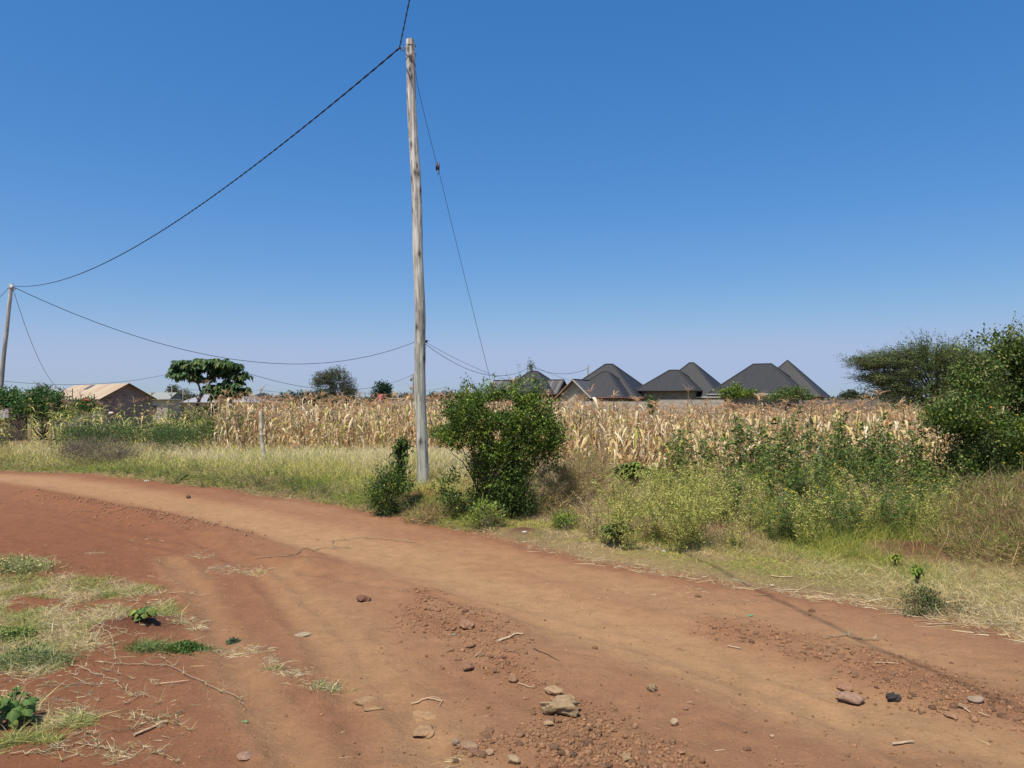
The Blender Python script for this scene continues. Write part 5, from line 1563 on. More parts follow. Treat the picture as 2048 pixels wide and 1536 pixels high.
kinds = {
    'dark': ([weed(1.0, 5, .062, WB, .10, 'dark green upright leafy weed among others on the bank right of centre', 'dark leafy weeds on the right bank') for _ in range(3)]),
    'green': ([weed(.85, 8, .042, WG, .16, 'bushy mid green weed with tiny yellow flowers on the right bank', 'flowering weeds on the right bank', flower=3, dens=52) for _ in range(3)]),
    'olive': ([weed(.6, 10, .030, WO, .17, 'pale olive thin stemmed weed among others on the right bank', 'pale olive weeds on the right bank', leafw=.3, dens=75) for _ in range(3)]),
    'dry': ([weed(.75, 8, .026, WD, .17, 'brown dried out weed among the green ones on the right bank', 'dried weeds on the right bank', leafw=.3, dens=55) for _ in range(3)]),
    'left': ([weed(.5, 9, .035, [arr(.13, .17, .05), arr(.10, .14, .045), arr(.19, .20, .08)], .2, 'low grey green herb clump in the grass left of the tall pole', 'herb clumps on the left verge', leafw=.4) for _ in range(3)]),
}
used_k = {}
LBL = {k_: (v_[0]['label'], v_[0]['group']) for k_, v_ in kinds.items()}
def put_weed(kind, px, py, s_, label=None, d=None):
    pr = kinds[kind]; i = int(R.integers(len(pr)))
    if (kind, i) in used_k: r = copy_tree(pr[i])
    else: r = pr[i]; used_k[(kind, i)] = 1
    if label is None: r['label'] = LBL[kind][0]; r['group'] = LBL[kind][1]
    p = gph(px, py) if d is None else gz_at(px, d)
    r.location = tuple(p); r.rotation_euler = (0, 0, R.uniform(0, 6.28)); r.scale = (s_ * R.uniform(.9, 1.2), s_ * R.uniform(.9, 1.2), s_)
    if label:
        r['label'] = label
        if 'group' in r: del r['group']
for k in range(34):
    put_weed('dry', R.uniform(1180, 1930), 0, R.uniform(.45, 1.05), d=R.uniform(7.7, 12.2))
# dark upright ones in front of the maize (placed by where their feet stand)
put_weed('dark', 1377, 995, 1.18, 'tallest dark green leafy weed standing alone before the maize right of centre')
put_weed('dark', 1395, 990, .95); put_weed('dark', 1362, 990, .9)
for px, d, s_ in [(1330, 12.2, .75), (1355, 12.6, .9), (1420, 12.4, .8), (1470, 12.0, 1.05), (1485, 11.6, 1.05), (1510, 11.8, .95), (1545, 12.2, 1.0), (1560, 11.8, 1.12), (1590, 11.9, .95), (1620, 11.6, .95), (1640, 12.3, 1.0), (1655, 11.2, .85), (1690, 11.3, .9), (1700, 12.0, 1.1), (1715, 11.2, .9), (1740, 11.4, 1.05), (1765, 11.3, .85), (1790, 11.5, .95), (1815, 11.2, .9), (1840, 11.0, .95), (1540, 11.0, .75), (1600, 10.9, .75), (1660, 10.6, .8), (1720, 10.5, .8)]:
    put_weed('dark', px, 0, s_ * 1.24, d=d)
for k in range(22):
    put_weed('dark', R.uniform(1440, 1870), 0, R.uniform(.5, 1.1), d=R.uniform(9.4, 12.4))
for k in range(70):
    px = R.uniform(1440, 1880); d = R.uniform(8.0, 11.9)
    if px < 1520 and d < 9: continue
    put_weed('green', px, 0, R.uniform(.55, 1.0) * (1 if d > 9.3 else .72), d=d)
for k in range(85):
    px = R.uniform(1215, 1930); d = R.uniform(7.6, 12.6)
    if px > 1750 and d < 7.6: continue
    put_weed('olive', px, 0, R.uniform(.6, 1.15), d=d)
for px, py, s_, lb in [(316, 938, .62, 'darker green leafy herb clump in the left verge below the shrubs'), (350, 968, .5, 'dark green herb at the road edge beside a black hollow'), (405, 975, .3, None), (390, 945, .45, None), (50, 905, .55, None), (100, 900, .7, None), (150, 925, .45, None), (20, 912, .4, None),
                       (585, 915, .3, None), (655, 925, .5, 'leafy green herb in pale grass left of the tall pole'), (690, 920, .3, None), (560, 950, .35, None), (240, 930, .4, None), (275, 945, .35, None), (130, 895, .6, None), (200, 900, .5, None), (440, 930, .35, None), (500, 965, .3, None), (620, 975, .3, None)]:
    put_weed('left', px, py, s_ * 1.5, lb)
for k in range(70):
    px = R.uniform(-30, 760); e = float(np.interp(px, [p[0] for p in EDGE_PX], [p[1] for p in EDGE_PX]))
    put_weed('left', px, e - R.uniform(6, 38) * (1 if px > 300 else .8), R.uniform(.3, .6))
for o in list(bpy.data.objects):
    if o.name.startswith('crop_patch'): o['kind'] = 'stuff'

# ------------------------------------------------------------------ grasses (nobody could count them)
def scatter(n, pxlo, pxhi, dlo, dhi, cond=None):
    """more blades per square metre near by, thinning with distance"""
    px = R.uniform(pxlo, pxhi, n); d = 1 / R.uniform(1 / dhi, 1 / dlo, n)
    x = (px - 1024) / F * d
    k = np.ones(n, bool) if cond is None else cond(x, d)
    x, y = x[k], d[k]
    return x, y, H(x, y)

def blades(g, x, y, z, L, W, c0, c1, leanv=.35, bend=.4, prof=(1, .8, .45, .08), flat=0.0):
    n = len(x)
    d = np.stack([R.normal(size=n) * leanv, R.normal(size=n) * leanv, np.ones(n) * (1 - flat)], 1)
    b = R.normal(size=(n, 3)) * bend * .7; b[:, 2] = -np.abs(b[:, 2]) * .6
    g.strips(np.stack([x, y, z - .008], 1), d, b, L, W, list(prof), c0, c1)

def verge_d(x, y): return y - edge_y(x)
SW = arr(.72, .58, .30); SG = arr(.41, .45, .085); SB = arr(.38, .25, .14); SY = arr(.76, .67, .18); SWH = arr(.88, .76, .50); SDG = arr(.17, .25, .045)

def pal(n, cols, w, nz=None, jit=.2):
    c = np.array(cols)[R.choice(len(cols), n, p=w)]
    return c * R.uniform(1 - jit, 1 + jit, (n, 1))

mound_r = lambda x, y: min_m(x, y)
def min_m(x, y):
    m_ = np.full(np.shape(x), 9.0)
    for (mx, my), r, a in MOUNDS: m_ = np.minimum(m_, np.hypot(x - mx, y - my) / r)
    return m_

def patchy(x, y, seed, s=1.6): return fbm(x * s, y * s, seed, 3)

# tall seeding grass on the left verge up to the maize
x, y, z = scatter(150000, -160, 1000, 10.0, 27.0, lambda x, y: (verge_d(x, y) > .9 + 1.0 * (vnoise(x, y, 31))) & (y < front_y(x) + 1.5))
n = len(x); vd = verge_d(x, y)
L = (.13 + .33 * sstep(.8, 4.5, vd)) * R.uniform(.55, 1.3, n) * (.6 + .7 * patchy(x, y, 32))
for (ox, oy) in ((BASE_M[0], BASE_M[1]), (pb_[0], pb_[1])):   # trodden short in front of the pole and the post
    L = L * (1 - .75 * np.exp(-((x - ox * y / oy) / .35) ** 2) * (np.abs(y - oy + .6) < 1.0))
g = Geo(); pn = patchy(x, y, 33, .7)[:, None]
wt = (sstep(1.5, 5.0, vd) * (.5 + patchy(x, y, 30, .5)))[:, None] > R.random((n, 1))
c0 = pal(n, [SG, SY, SDG, SW * .8], [.42, .28, .12, .18]) * (.8 + .4 * pn); c1 = np.where(wt, pal(n, [SWH, SW], [.65, .35]), pal(n, [SW, SY, SG, SB], [.35, .3, .2, .15]))
gr = (pn > .55)
c1 = np.where(gr & (R.random((n, 1)) < .35), c0 * 1.1, c1)
blades(g, x, y, z, L, np.maximum(.004, .00062 * y), c0, c1, .26, .42, prof=(.8, .8, .7, .5))
tag(g.build('tall_grass', M_GRASS), 'tall pale seeding grass between the road and the maize on the left', 'grass', kind='stuff')

# low tangled ground cover along the left road edge
x, y, z = scatter(120000, -160, 1000, 9.0, 24.0, lambda x, y: (verge_d(x, y) > .02) & (verge_d(x, y) < 2.6 + 2.2 * vnoise(x * .7, y * .7, 34)) & (min_m(x, y) > .6))
n = len(x); vd = verge_d(x, y); pn = patchy(x, y, 35, 1.1)
L = (.05 + .13 * sstep(.1, 1.2, vd)) * R.uniform(.5, 1.5, n) * (.6 + .8 * patchy(x, y, 36))
w_ = sstep(.35, .65, pn)[:, None]
c0 = pal(n, [SG, SDG, arr(.20, .22, .09)], [.45, .25, .3]) * w_ + pal(n, [SW * .8, SB, arr(.30, .27, .13)], [.4, .25, .35]) * (1 - w_)
c1 = c0 * R.uniform(.9, 1.4, (n, 1))
g = Geo(); blades(g, x, y, z, L, np.maximum(.006, .0009 * y), c0, c1, .8, .7)
k = R.random(n) < .35
P = np.stack([x[k], y[k], z[k] + L[k] * R.uniform(.3, 1.0, k.sum())], 1)
g.leaves(P, R.normal(size=(k.sum(), 3)) + arr(0, 0, .4), np.maximum(.022, .0022 * y[k]), np.maximum(.012, .0014 * y[k]), pal(k.sum(), [SG * .8, SDG, arr(.24, .25, .10), arr(.16, .2, .07)], [.3, .2, .25, .25]))
tag(g.build('verge_ground_cover', M_GRASS), 'low tangled green and tan herbs along the left road edge', 'ground cover', kind='stuff')

# short grass strip on the right
def bare(x, y): return (min_m(x, y) > .75)
x, y, z = scatter(190000, 760, 2350, 4.2, 11.0, lambda x, y: (verge_d(x, y) > -.03 - .12 * vnoise(x * 6, y * 6, 39)) & (verge_d(x, y) < 1.5 + .9 * vnoise(x, y, 37)) & (x > -2.2) & bare(x, y))
n = len(x); vd = verge_d(x, y); pn = patchy(x, y, 38, 1.5)
L = R.uniform(.5, 1.4, n) * (.034 + .035 * sstep(.2, 1.3, vd) + .03 * sstep(2.3, 3.4, x))
w_ = (sstep(.30, .52, pn) * sstep(.05, .5, vd) * (1 - .7 * sstep(2.2, 3.2, x)))[:, None]
c0 = pal(n, [arr(.34, .42, .08), SY * .85, arr(.26, .34, .07)], [.45, .35, .2]) * w_ + pal(n, [SW, SWH * .95, SB * 1.3, arr(.36, .33, .16)], [.38, .2, .12, .3]) * (1 - w_)
g = Geo(); blades(g, x, y, z, L, np.maximum(.0035, .00065 * y), c0, c0 * R.uniform(.95, 1.35, (n, 1)), .85, .8)
tag(g.build('short_grass', M_GRASS), 'short patchy mown grass strip beside the road on the right', 'grass', kind='stuff')

# rough mixed grass and dry brush on the right bank
x, y, z = scatter(165000, 900, 2450, 6.0, 17.5, lambda x, y: (verge_d(x, y) > 1.15 + .6 * vnoise(x, y, 42)) & (y < front_y(x) + .6) & (x > -1.0) & (bare(x, y) | (R.random(np.shape(x)) < .25)))
n = len(x); pn = patchy(x, y, 43, .9); vd = verge_d(x, y)
px_ = x / y * F + 1024
L = R.uniform(.5, 1.35, n) * (.08 + .22 * sstep(1.2, 4.0, vd)) * (.6 + .8 * patchy(x, y, 44, 1.3))
brown = np.clip((1 - sstep(.40, .60, pn)) + .9 * (1 - sstep(1180, 1290, px_)) + .7 * sstep(1840, 1930, px_), 0, 1)[:, None]
c0 = pal(n, [SG * .85, arr(.28, .33, .09), SY * .8, SDG * 1.2], [.35, .25, .25, .15]) * (1 - brown) + pal(n, [arr(.52, .40, .22), arr(.38, .27, .16), SW * .9, arr(.42, .37, .18)], [.32, .2, .33, .15]) * brown
g = Geo(); blades(g, x, y, z, L, np.maximum(.0035, .00055 * y), c0, c0 * R.uniform(.9, 1.4, (n, 1)), .42, .6)
tag(g.build('rough_grass', M_GRASS), 'rough green and brown grass on the bank right of the big bush', 'grass', kind='stuff')

# dry brown brush : twiggy masses
def brush(name, label, blobs, n, L, cols, base_px, wdt=.005):
    g = Geo()
    P, V = crown_points(blobs, n, .5)
    sz_ = np.mean([b[1][0] for b in blobs])
    P = P + V * ((fbm(P[:, 0] * 2.2 / sz_ + 9, P[:, 2] * 2.2 / sz_ + P[:, 1], 57, 3) - .45) * 1.3 * sz_)[:, None]
    P[:, 2] = np.maximum(P[:, 2], H(P[:, 0], P[:, 1]) + .01)
    d = V * .5 + R.normal(size=(n, 3)) * .8 + arr(0, 0, .7)
    c = np.array(cols)[R.choice(len(cols), n)] * R.uniform(.7, 1.3, (n, 1))
    g.strips(P, d, R.normal(size=(n, 3)) * .3, L * R.uniform(.5, 1.4, n), wdt, [1, .8, .5, .1], c, c * R.uniform(.9, 1.5, (n, 1)))
    k = R.random(n) < .5
    g.leaves(P[k], R.normal(size=(k.sum(), 3)), .022 * R.uniform(.6, 1.5, k.sum()), .012, c[k] * R.uniform(.9, 1.5, (k.sum(), 1)))
    base = gph(*base_px)
    root = empty(name, base, label, 'dry bush')
    o = g.build('twigs', M_DRY, root); o.location = tuple(-base)
    g2 = Geo()
    for i in range(22):
        T = P[R.integers(n)]; b0 = base + arr(R.normal() * .15, R.normal() * .1, -.02); t = np.linspace(0, 1, 6)[:, None]
        pth = b0 + (T - b0) * t + R.normal(size=(6, 3)) * .02
        g2.tube(pth, np.linspace(.007, .002, 6), 5, arr(.17, .12, .08))
    o = g2.build('stem', M_BARK, root); o.location = tuple(-base)
    return root
BR = [arr(.44, .31, .15), arr(.32, .21, .10), arr(.58, .44, .22), arr(.22, .15, .08), arr(.28, .30, .08)]
brush('dry_bush', 'grey brown dry twiggy brush against the right side of the big bush', [blob(1130, 965, 10.8, 50, 50, .45), blob(1180, 945, 11.3, 45, 32, .4), blob(1100, 1000, 10.2, 40, 30, .3)], 5200, .16, BR, (1140, 1020))
brush('dry_bush', 'large tangled brown dry brush at the right edge under the climber bush', [blob(1975, 1010, 8.4, 70, 34, .5), blob(2060, 990, 8.4, 80, 44, .6), blob(1915, 1040, 8.0, 46, 26, .4), blob(2030, 1060, 7.4, 80, 44, .5), blob(1960, 1095, 7.0, 60, 24, .35), blob(2080, 1110, 6.8, 60, 38, .4), blob(1885, 1075, 7.5, 30, 14, .3)], 15000, .13,
      [arr(.42, .28, .14), arr(.30, .19, .10), arr(.54, .40, .20), arr(.20, .13, .07), arr(.28, .30, .07), arr(.18, .24, .05)], (1990, 1100))
brush('dry_bush', 'low brown dry tuft behind the mown strip right of the small dark plant', [blob(1300, 1058, 8.4, 40, 16, .25), blob(1345, 1068, 8.3, 30, 10, .2)], 1100, .09, BR, (1310, 1072), .004)
brush('dry_bush', 'brown dry tuft at the road edge at the foot of the pole mound', [blob(845, 1035, 9.8, 36, 15, .25), blob(870, 1020, 10, 40, 14, .3)], 900, .11, BR, (850, 1046), .005)
brush('dry_bush', 'greyish brown dry weed mass in the left verge below the shed', [blob(190, 905, 19.5, 60, 20, .9), blob(240, 912, 19, 40, 16, .7), blob(150, 898, 20, 30, 16, .6)], 2200, .22, [arr(.20, .17, .12), arr(.26, .21, .14), arr(.15, .13, .09)], (195, 925), .008)
shrub('weed_thicket', 'dark green fine leaved weed mass under the shed gable', 'weeds', gz_at(180, 24), [blob(150, 868, 24, 34, 24, .7), blob(200, 868, 24, 42, 24, .8), blob(250, 872, 24.5, 30, 18, .6)], 420, 14, .055, [arr(.055, .10, .035), arr(.075, .13, .04)], None, clump_r=.12, stem_r=.012, leafw=.35, nstem=6, spread=1.2)
shrub('weed_thicket', 'dark green fine leaved weed mass right of the shed gable in the grass', 'weeds', gz_at(350, 24), [blob(330, 865, 24, 40, 20, .8), blob(385, 868, 24.3, 34, 18, .6), blob(345, 880, 23.5, 30, 16, .6)], 360, 14, .055, [arr(.06, .11, .035), arr(.09, .14, .045)], None, clump_r=.12, stem_r=.012, leafw=.35, nstem=6, spread=1.2)

# dead straw lying along the right road edge
x, y, z = scatter(9000, 1000, 2300, 4.2, 9.0, lambda x, y: (np.abs(verge_d(x, y) - .02) < .16 + .25 * sstep(2.6, 3.4, x)))
n = len(x); g = Geo()
d = np.stack([R.normal(size=n), R.normal(size=n) * .6, R.uniform(.0, .18, n)], 1)
g.strips(np.stack([x, y, z + .006], 1), d, R.normal(size=(n, 3)) * arr(.2, .2, .03), R.uniform(.05, .22, n), .005, [1, .9, .7, .3], pal(n, [SWH, SW, SB], [.4, .45, .15]), pal(n, [SWH, SW, SB], [.4, .45, .15]), zmin=z + .004)
tag(g.build('dead_straw', M_GRASS), 'dead straw lying along the right road edge', 'straw', kind='stuff')

# near grass patch on the left foreground
LPOLY = [((40, 1130), 70, 16), ((60, 1190), 150, 26), ((150, 1170), 110, 18), ((240, 1185), 95, 14), ((90, 1240), 150, 34), ((40, 1300), 90, 30), ((160, 1285), 60, 18), ((330, 1225), 40, 22), ((380, 1260), 26, 10), ((60, 1330), 60, 24), ((20, 1420), 60, 22), ((40, 1500), 90, 22), ((130, 1460), 60, 12), ((0, 1200), 120, 60), ((210, 1225), 60, 14)]
def lmask(px, py):
    m_ = np.zeros(np.shape(px))
    for (cx_, cy_), rx, ry in LPOLY:
        m_ = np.maximum(m_, 1.25 - ((px - cx_) / rx) ** 2 - ((py - cy_) / ry) ** 2)
    return np.clip(m_, 0, 1)
def lcond(x, y):
    px = x / y * F + 1024; py = 800 + EYE * F / y
    return (lmask(px, py) * (.35 + 1.1 * fbm(x * 4, y * 4, 45, 3)) > R.random(np.shape(x)) * .8 + .08) & (min_m(x, y) > .8) & (fbm(x * 2.2, y * 2.2, 47, 3) > .39)
x, y, z = scatter(560000, -250, 430, 3.0, 8.4, lcond)
n = len(x); pn = patchy(x, y, 46, 5.5)
w_ = sstep(.36, .58, pn)[:, None]
c0 = pal(n, [arr(.36, .38, .12), arr(.56, .52, .20), arr(.22, .27, .08)], [.38, .42, .20]) * w_ + pal(n, [SWH * .95, SW, arr(.38, .33, .16), SB * 1.2], [.28, .36, .26, .10]) * (1 - w_)
L = R.uniform(.4, 1.0, n) ** 1 * (1 + 1.6 * (R.random(n) < .12)) * .048
g = Geo(); blades(g, x, y, z, L, R.uniform(.003, .0075, n), c0 * .8, c0 * R.uniform(.95, 1.45, (n, 1)), 1.0, .8)
tag(g.build('foreground_grass', M_GRASS), 'matted short grass patch on the bare soil at the lower left', 'grass', kind='stuff')
# creeping runners and loose straw around it
g = Geo()
def runner(pts, col=arr(.62, .50, .33), r=.0035, nodes=True):
    r = r * .62
    P = [gph(*p) + arr(0, 0, .008) for p in pts]
    path = tubes_path(P, 8, .006); path[:, 2] = H(path[:, 0], path[:, 1]) + .006 + .008 * np.abs(np.sin(np.arange(len(path)) * .8))
    g.tube(path, r, 5, col * R.uniform(.75, 1.1))
    if nodes:
        for i in range(4, len(path), 6):
            m_ = 7; d = R.normal(size=(m_, 3)) * arr(1, 1, .4) + arr(0, 0, .35)
            g.strips(np.tile(path[i], (m_, 1)), d, R.normal(size=(m_, 3)) * .3, R.uniform(.02, .06, m_), .004, [1, .8, .5, .1], pal(m_, [SWH, SW, arr(.2, .26, .1)], [.4, .3, .3]), pal(m_, [SWH, SW, arr(.2, .26, .1)], [.4, .3, .3]), zmin=np.full(m_, path[i][2] - .003))
runner([(190, 1325), (230, 1330), (290, 1332), (340, 1336), (400, 1365), (440, 1385), (488, 1412)])
runner([(140, 1330), (190, 1350), (235, 1365), (255, 1388), (280, 1393), (255, 1410)])
runner([(90, 1500), (160, 1480), (260, 1462), (330, 1438), (370, 1425)], arr(.33, .24, .15))
runner([(20, 1510), (90, 1508), (150, 1492), (210, 1500), (250, 1508)])
runner([(0, 1480), (60, 1470), (120, 1455), (160, 1420), (140, 1435)])
runner([(250, 1190), (330, 1188), (380, 1189), (420, 1190)], r=.003)
runner([(180, 1255), (225, 1275), (232, 1320)], r=.0035); runner([(185, 1250), (190, 1290), (212, 1312)], r=.0035)
runner([(70, 1375), (140, 1372), (200, 1370)], r=.003)
runner([(510, 1118), (570, 1114), (600, 1106), (640, 1098), (700, 1097), (668, 1094), (664, 1083), (720, 1077), (780, 1080), (828, 1086)], arr(.50, .36, .22), r=.006)
runner([(1645, 1278), (1690, 1272), (1720, 1280), (1758, 1282)], arr(.55, .42, .27), r=.005); runner([(1690, 1272), (1698, 1270)], r=.004)
runner([(1830, 1243), (1900, 1250), (1960, 1247)], arr(.5, .32, .2), r=.005, nodes=False)
for k in range(60):
    px = R.uniform(0, 330) ; py = R.uniform(1180, 1520); a = R.uniform(-.5, .5)
    if lmask(px, py) < .05 and R.random() < .5: continue
    runner([(px, py), (px + 30 * math.cos(a), py + 14 * math.sin(a * 3)), (px + 62 * math.cos(a), py + 20 * math.sin(a * 2 + 1))], pal(1, [SWH, SW, SB * 1.3], [.4, .4, .2])[0], r=R.uniform(.001, .0018))
tag(g.build('creeping_runners', M_GRASS, smooth=True), 'dry creeping grass runners trailing over the soil', 'grass runners', kind='stuff')
# loose straw litter on the soil
g = Geo()
def straw_field(n, cond_px, L=(.02, .09), w=.003, cols=(SWH, SW, SB)):
    px, py = cond_px(n)
    d_ = EYE * F / (py - 800); xx = (px - 1024) / F * d_; zz = H(xx, d_); m_ = len(px)
    d = np.stack([R.normal(size=m_), R.normal(size=m_), R.uniform(0, .12, m_)], 1)
    g.strips(np.stack([xx, d_, zz + .005], 1), d, R.normal(size=(m_, 3)) * arr(.2, .2, .02), R.uniform(L[0], L[1], m_), w * R.uniform(.6, 1.3, m_), [1, .9, .7, .3], pal(m_, list(cols), [.4, .4, .2]), pal(m_, list(cols), [.4, .4, .2]), zmin=zz + .003)
def cl(cx_, cy_, sx, sy): return lambda n: (cx_ + R.normal(size=n) * sx, np.clip(cy_ + R.normal(size=n) * sy, 900, 1580))
straw_field(420, lambda n: (R.uniform(-20, 420, n), R.uniform(1080, 1530, n)))
straw_field(260, lambda n: (R.uniform(0, 2048, n), R.uniform(1150, 1530, n)), L=(.008, .05), w=.0025)
for c_, n_ in (((450, 1141, 26, 5), 240), ((500, 1148, 20, 4), 150), ((408, 1112, 14, 4), 100), ((187, 1108, 7, 2), 50), ((480, 1306, 34, 5), 260), ((590, 1358, 20, 5), 160), ((545, 1330, 12, 5), 100), ((375, 1250, 22, 7), 160), ((640, 1375, 24, 5), 110), ((280, 1081, 14, 2), 40), ((235, 1520, 14, 5), 70), ((130, 1440, 40, 14), 160), ((195, 1292, 16, 8), 120), ((40, 1350, 30, 20), 120), ((1390, 1190, 200, 18), 120), ((910, 1532, 14, 5), 50)):
    straw_field(n_, cl(*c_), L=(.02, .075), w=.0035)
tag(g.build('straw_litter', M_GRASS), 'loose straw and dead grass bits scattered on the soil', 'straw', kind='stuff')

def tuft(px, py, w, n, L, cols, label, name='grass_tuft', leafy=0, group=None):
    b = gph(px, py); root = empty(name, b, label, 'grass tuft', group)
    g = Geo(); x = R.normal(size=n) * w; y = R.normal(size=n) * w * .6
    z = H(x + b[0], y + b[1]) - b[2]
    c = pal(n, cols, [1 / len(cols)] * len(cols))
    blades(g, x, y, z, L * R.uniform(.5, 1.3, n), R.uniform(.003, .006, n), c * .85, c * R.uniform(1, 1.4, (n, 1)), .8, .8)
    if leafy:
        xx = R.normal(size=leafy) * w; yy2 = R.normal(size=leafy) * w * .6
        P = np.stack([xx, yy2, R.uniform(.1, 1.0, leafy) * L * (1 - .25 * ((xx / w) ** 2 + (yy2 / w / .6) ** 2)).clip(.2, 1)], 1)
        g.leaves(P, R.normal(size=(leafy, 3)) + arr(0, 0, .6), .018 * R.uniform(.7, 1.5, leafy), .011, pal(leafy, cols, [1 / len(cols)] * len(cols)))
    g.build('blades', M_LEAF, root)
    return root
GG = [arr(.10, .17, .045), arr(.16, .24, .06), arr(.22, .28, .09)]
tuft(300, 1296, .07, 900, .07, GG + [arr(.34, .36, .16)], 'spiky light green grass tuft left of the darker leafy tuft at lower left', leafy=0)
tuft(373, 1300, .065, 260, .05, [arr(.08, .15, .035), arr(.12, .20, .05)], 'dense dark green leafy tuft at lower left below the broad-leaved plant', leafy=900)
tuft(466, 1286, .022, 60, .03, [arr(.06, .11, .06), arr(.10, .15, .08)], 'tiny grey green seedling alone on the soil', leafy=150)
tuft(548, 1337, .035, 220, .035, GG + [SW], 'small green grass tuft lower left of the two flat grass tufts')
tuft(655, 1377, .055, 420, .045, GG + [SW, SWH], 'flat green and straw grass tuft near the centre of the bare soil')
tuft(515, 1148, .05, 200, .03, [SW, SY, SG], 'yellowish flattened tuft beside the straw on the far soil')
tuft(60, 1328, .11, 900, .13, [arr(.18, .23, .09), arr(.34, .36, .16), arr(.14, .19, .06)], 'wispy grey green tuft at the left edge above the broad leaves', leafy=700)
tuft(25, 1142, .20, 800, .14, GG + [SW], 'leafy green tuft on the left edge at the far side of the grass patch', leafy=900)
tuft(20, 1275, .10, 500, .07, [arr(.14, .20, .05), arr(.24, .30, .08)], 'low green mat of leaves on the left edge of the grass patch', leafy=700)
tuft(222, 1190, .05, 300, .06, [arr(.25, .32, .07), arr(.2, .27, .06)], 'bright green grass tuft above the broad-leaved plant')
# broad leaved plants
def broad(px, py, label, n, leafL, hgt, w):
    b = gph(px, py); root = empty('broad_leaved_plant', b, label, 'plant')
    for i in range(n):
        a = 2 * np.pi * i / n + R.normal() * .35; r_ = w * R.uniform(.25, 1)
        tip = arr(math.cos(a) * r_, math.sin(a) * r_ * .8, hgt * R.uniform(.3, 1.05))
        g = Geo(); t = np.linspace(0, 1, 5)[:, None]
        g.tube((1 - t) ** 2 * arr(0, 0, -.01) + 2 * t * (1 - t) * (tip * arr(.3, .3, .8)) + t ** 2 * tip, .0035, 5, arr(.14, .17, .06))
        # leaf blade as a lobed fan grid
        fw = arr(math.cos(a), math.sin(a), -.35 + R.normal() * .25); fw /= np.linalg.norm(fw)
        sd = np.cross(fw, arr(0, 0, 1)); sd /= np.linalg.norm(sd); nm = np.cross(sd, fw)
        Lf = leafL * R.uniform(.7, 1.2); V = []
        m_ = 17
        for rr in (0, .5, 1.0):
            for q in range(m_):
                th = (q / (m_ - 1) - .5) * 2 * 2.5
                rad = Lf * .55 * (1 + .35 * math.cos(th) + .45 * math.exp(-(th / .4) ** 2)) * (1 + .10 * math.cos(th * 7)) * rr
                V.append(tip + fw * (rad * math.cos(th) + Lf * .1) + sd * rad * math.sin(th) + nm * (.18 * rad * abs(math.sin(th)) + .05 * Lf * math.sin(th * 6) * rr - .42 * Lf * rr * rr * (1 + .4 * math.sin(i * 2.7 + th * 2))))
        ii = np.arange(3 * m_).reshape(3, m_)
        c = (arr(.11, .19, .045) if R.random() < .8 else arr(.22, .27, .06)) * R.uniform(.75, 1.25)
        cc = np.tile(c, (3 * m_, 1)) * np.repeat([1.25, 1.0, .85], m_)[:, None]
        g.add(V, cc, quads=np.stack([ii[:-1, :-1], ii[:-1, 1:], ii[1:, 1:], ii[1:, :-1]], -1).reshape(-1, 4))
        g.build('leaf', M_LEAF, root, smooth=True)
    return root
broad(288, 1238, 'broad-leaved green plant growing on the dark soil mound at lower left', 26, .044, .08, .08)
broad(28, 1450, 'larger broad-leaved green plant at the left edge near the bottom', 36, .046, .16, .11)

# ------------------------------------------------------------------ stones, clods and litter on the road
def ico(sub=2):
    p = (1 + 5 ** .5) / 2
    v = [(-1, p, 0), (1, p, 0), (-1, -p, 0), (1, -p, 0), (0, -1, p), (0, 1, p), (0, -1, -p), (0, 1, -p), (p, 0, -1), (p, 0, 1), (-p, 0, -1), (-p, 0, 1)]
    v = [np.array(q) / np.linalg.norm(q) for q in v]
    f = [(0, 11, 5), (0, 5, 1), (0, 1, 7), (0, 7, 10), (0, 10, 11), (1, 5, 9), (5, 11, 4), (11, 10, 2), (10, 7, 6), (7, 1, 8), (3, 9, 4), (3, 4, 2), (3, 2, 6), (3, 6, 8), (3, 8, 9), (4, 9, 5), (2, 4, 11), (6, 2, 10), (8, 6, 7), (9, 8, 1)]
    for _ in range(sub):
        c = {}; nf = []
        def mid(a, b):
            k = (min(a, b), max(a, b))
            if k not in c:
                m_ = v[a] + v[b]; v.append(m_ / np.linalg.norm(m_)); c[k] = len(v) - 1
            return c[k]
        for a, b, d in f:
            x_, y_, z_ = mid(a, b), mid(b, d), mid(d, a); nf += [(a, x_, z_), (b, y_, x_), (d, z_, y_), (x_, y_, z_)]
        f = nf
    return np.array(v), np.array(f)
ICO = {s_: ico(s_) for s_ in (0, 1, 2, 3)}
def rock_arr(seed, sub, col, rough=.28, flat=.75, facets=6, elong=1.2):
    rg = np.random.default_rng(seed); V, Fc = ICO[sub]; V = V.copy()
    for k in range(facets):
        nrm = rg.normal(size=3); nrm /= np.linalg.norm(nrm); lim = rg.uniform(.55, .85)
        dt = V @ nrm; over = dt > lim
        V[over] -= nrm[None] * (dt[over] - lim)[:, None] * .9
    n_ = vnoise(V[:, 0] * 2.6 + V[:, 2] * 1.3 + 7, V[:, 1] * 2.6 - V[:, 2] * 1.7 + 9, seed) - .5
    n2 = vnoise(V[:, 0] * 7 + V[:, 2] * 5 + 7, V[:, 1] * 7 - V[:, 2] * 4 + 9, seed + 1) - .5
    V *= (1 + rough * n_ + rough * .5 * n2)[:, None]
    V = V * arr(elong, 1, flat)
    C = np.tile(col, (len(V), 1)) * (.9 + .35 * n2[:, None])
    return V, C, np.zeros((0, 4), int), Fc
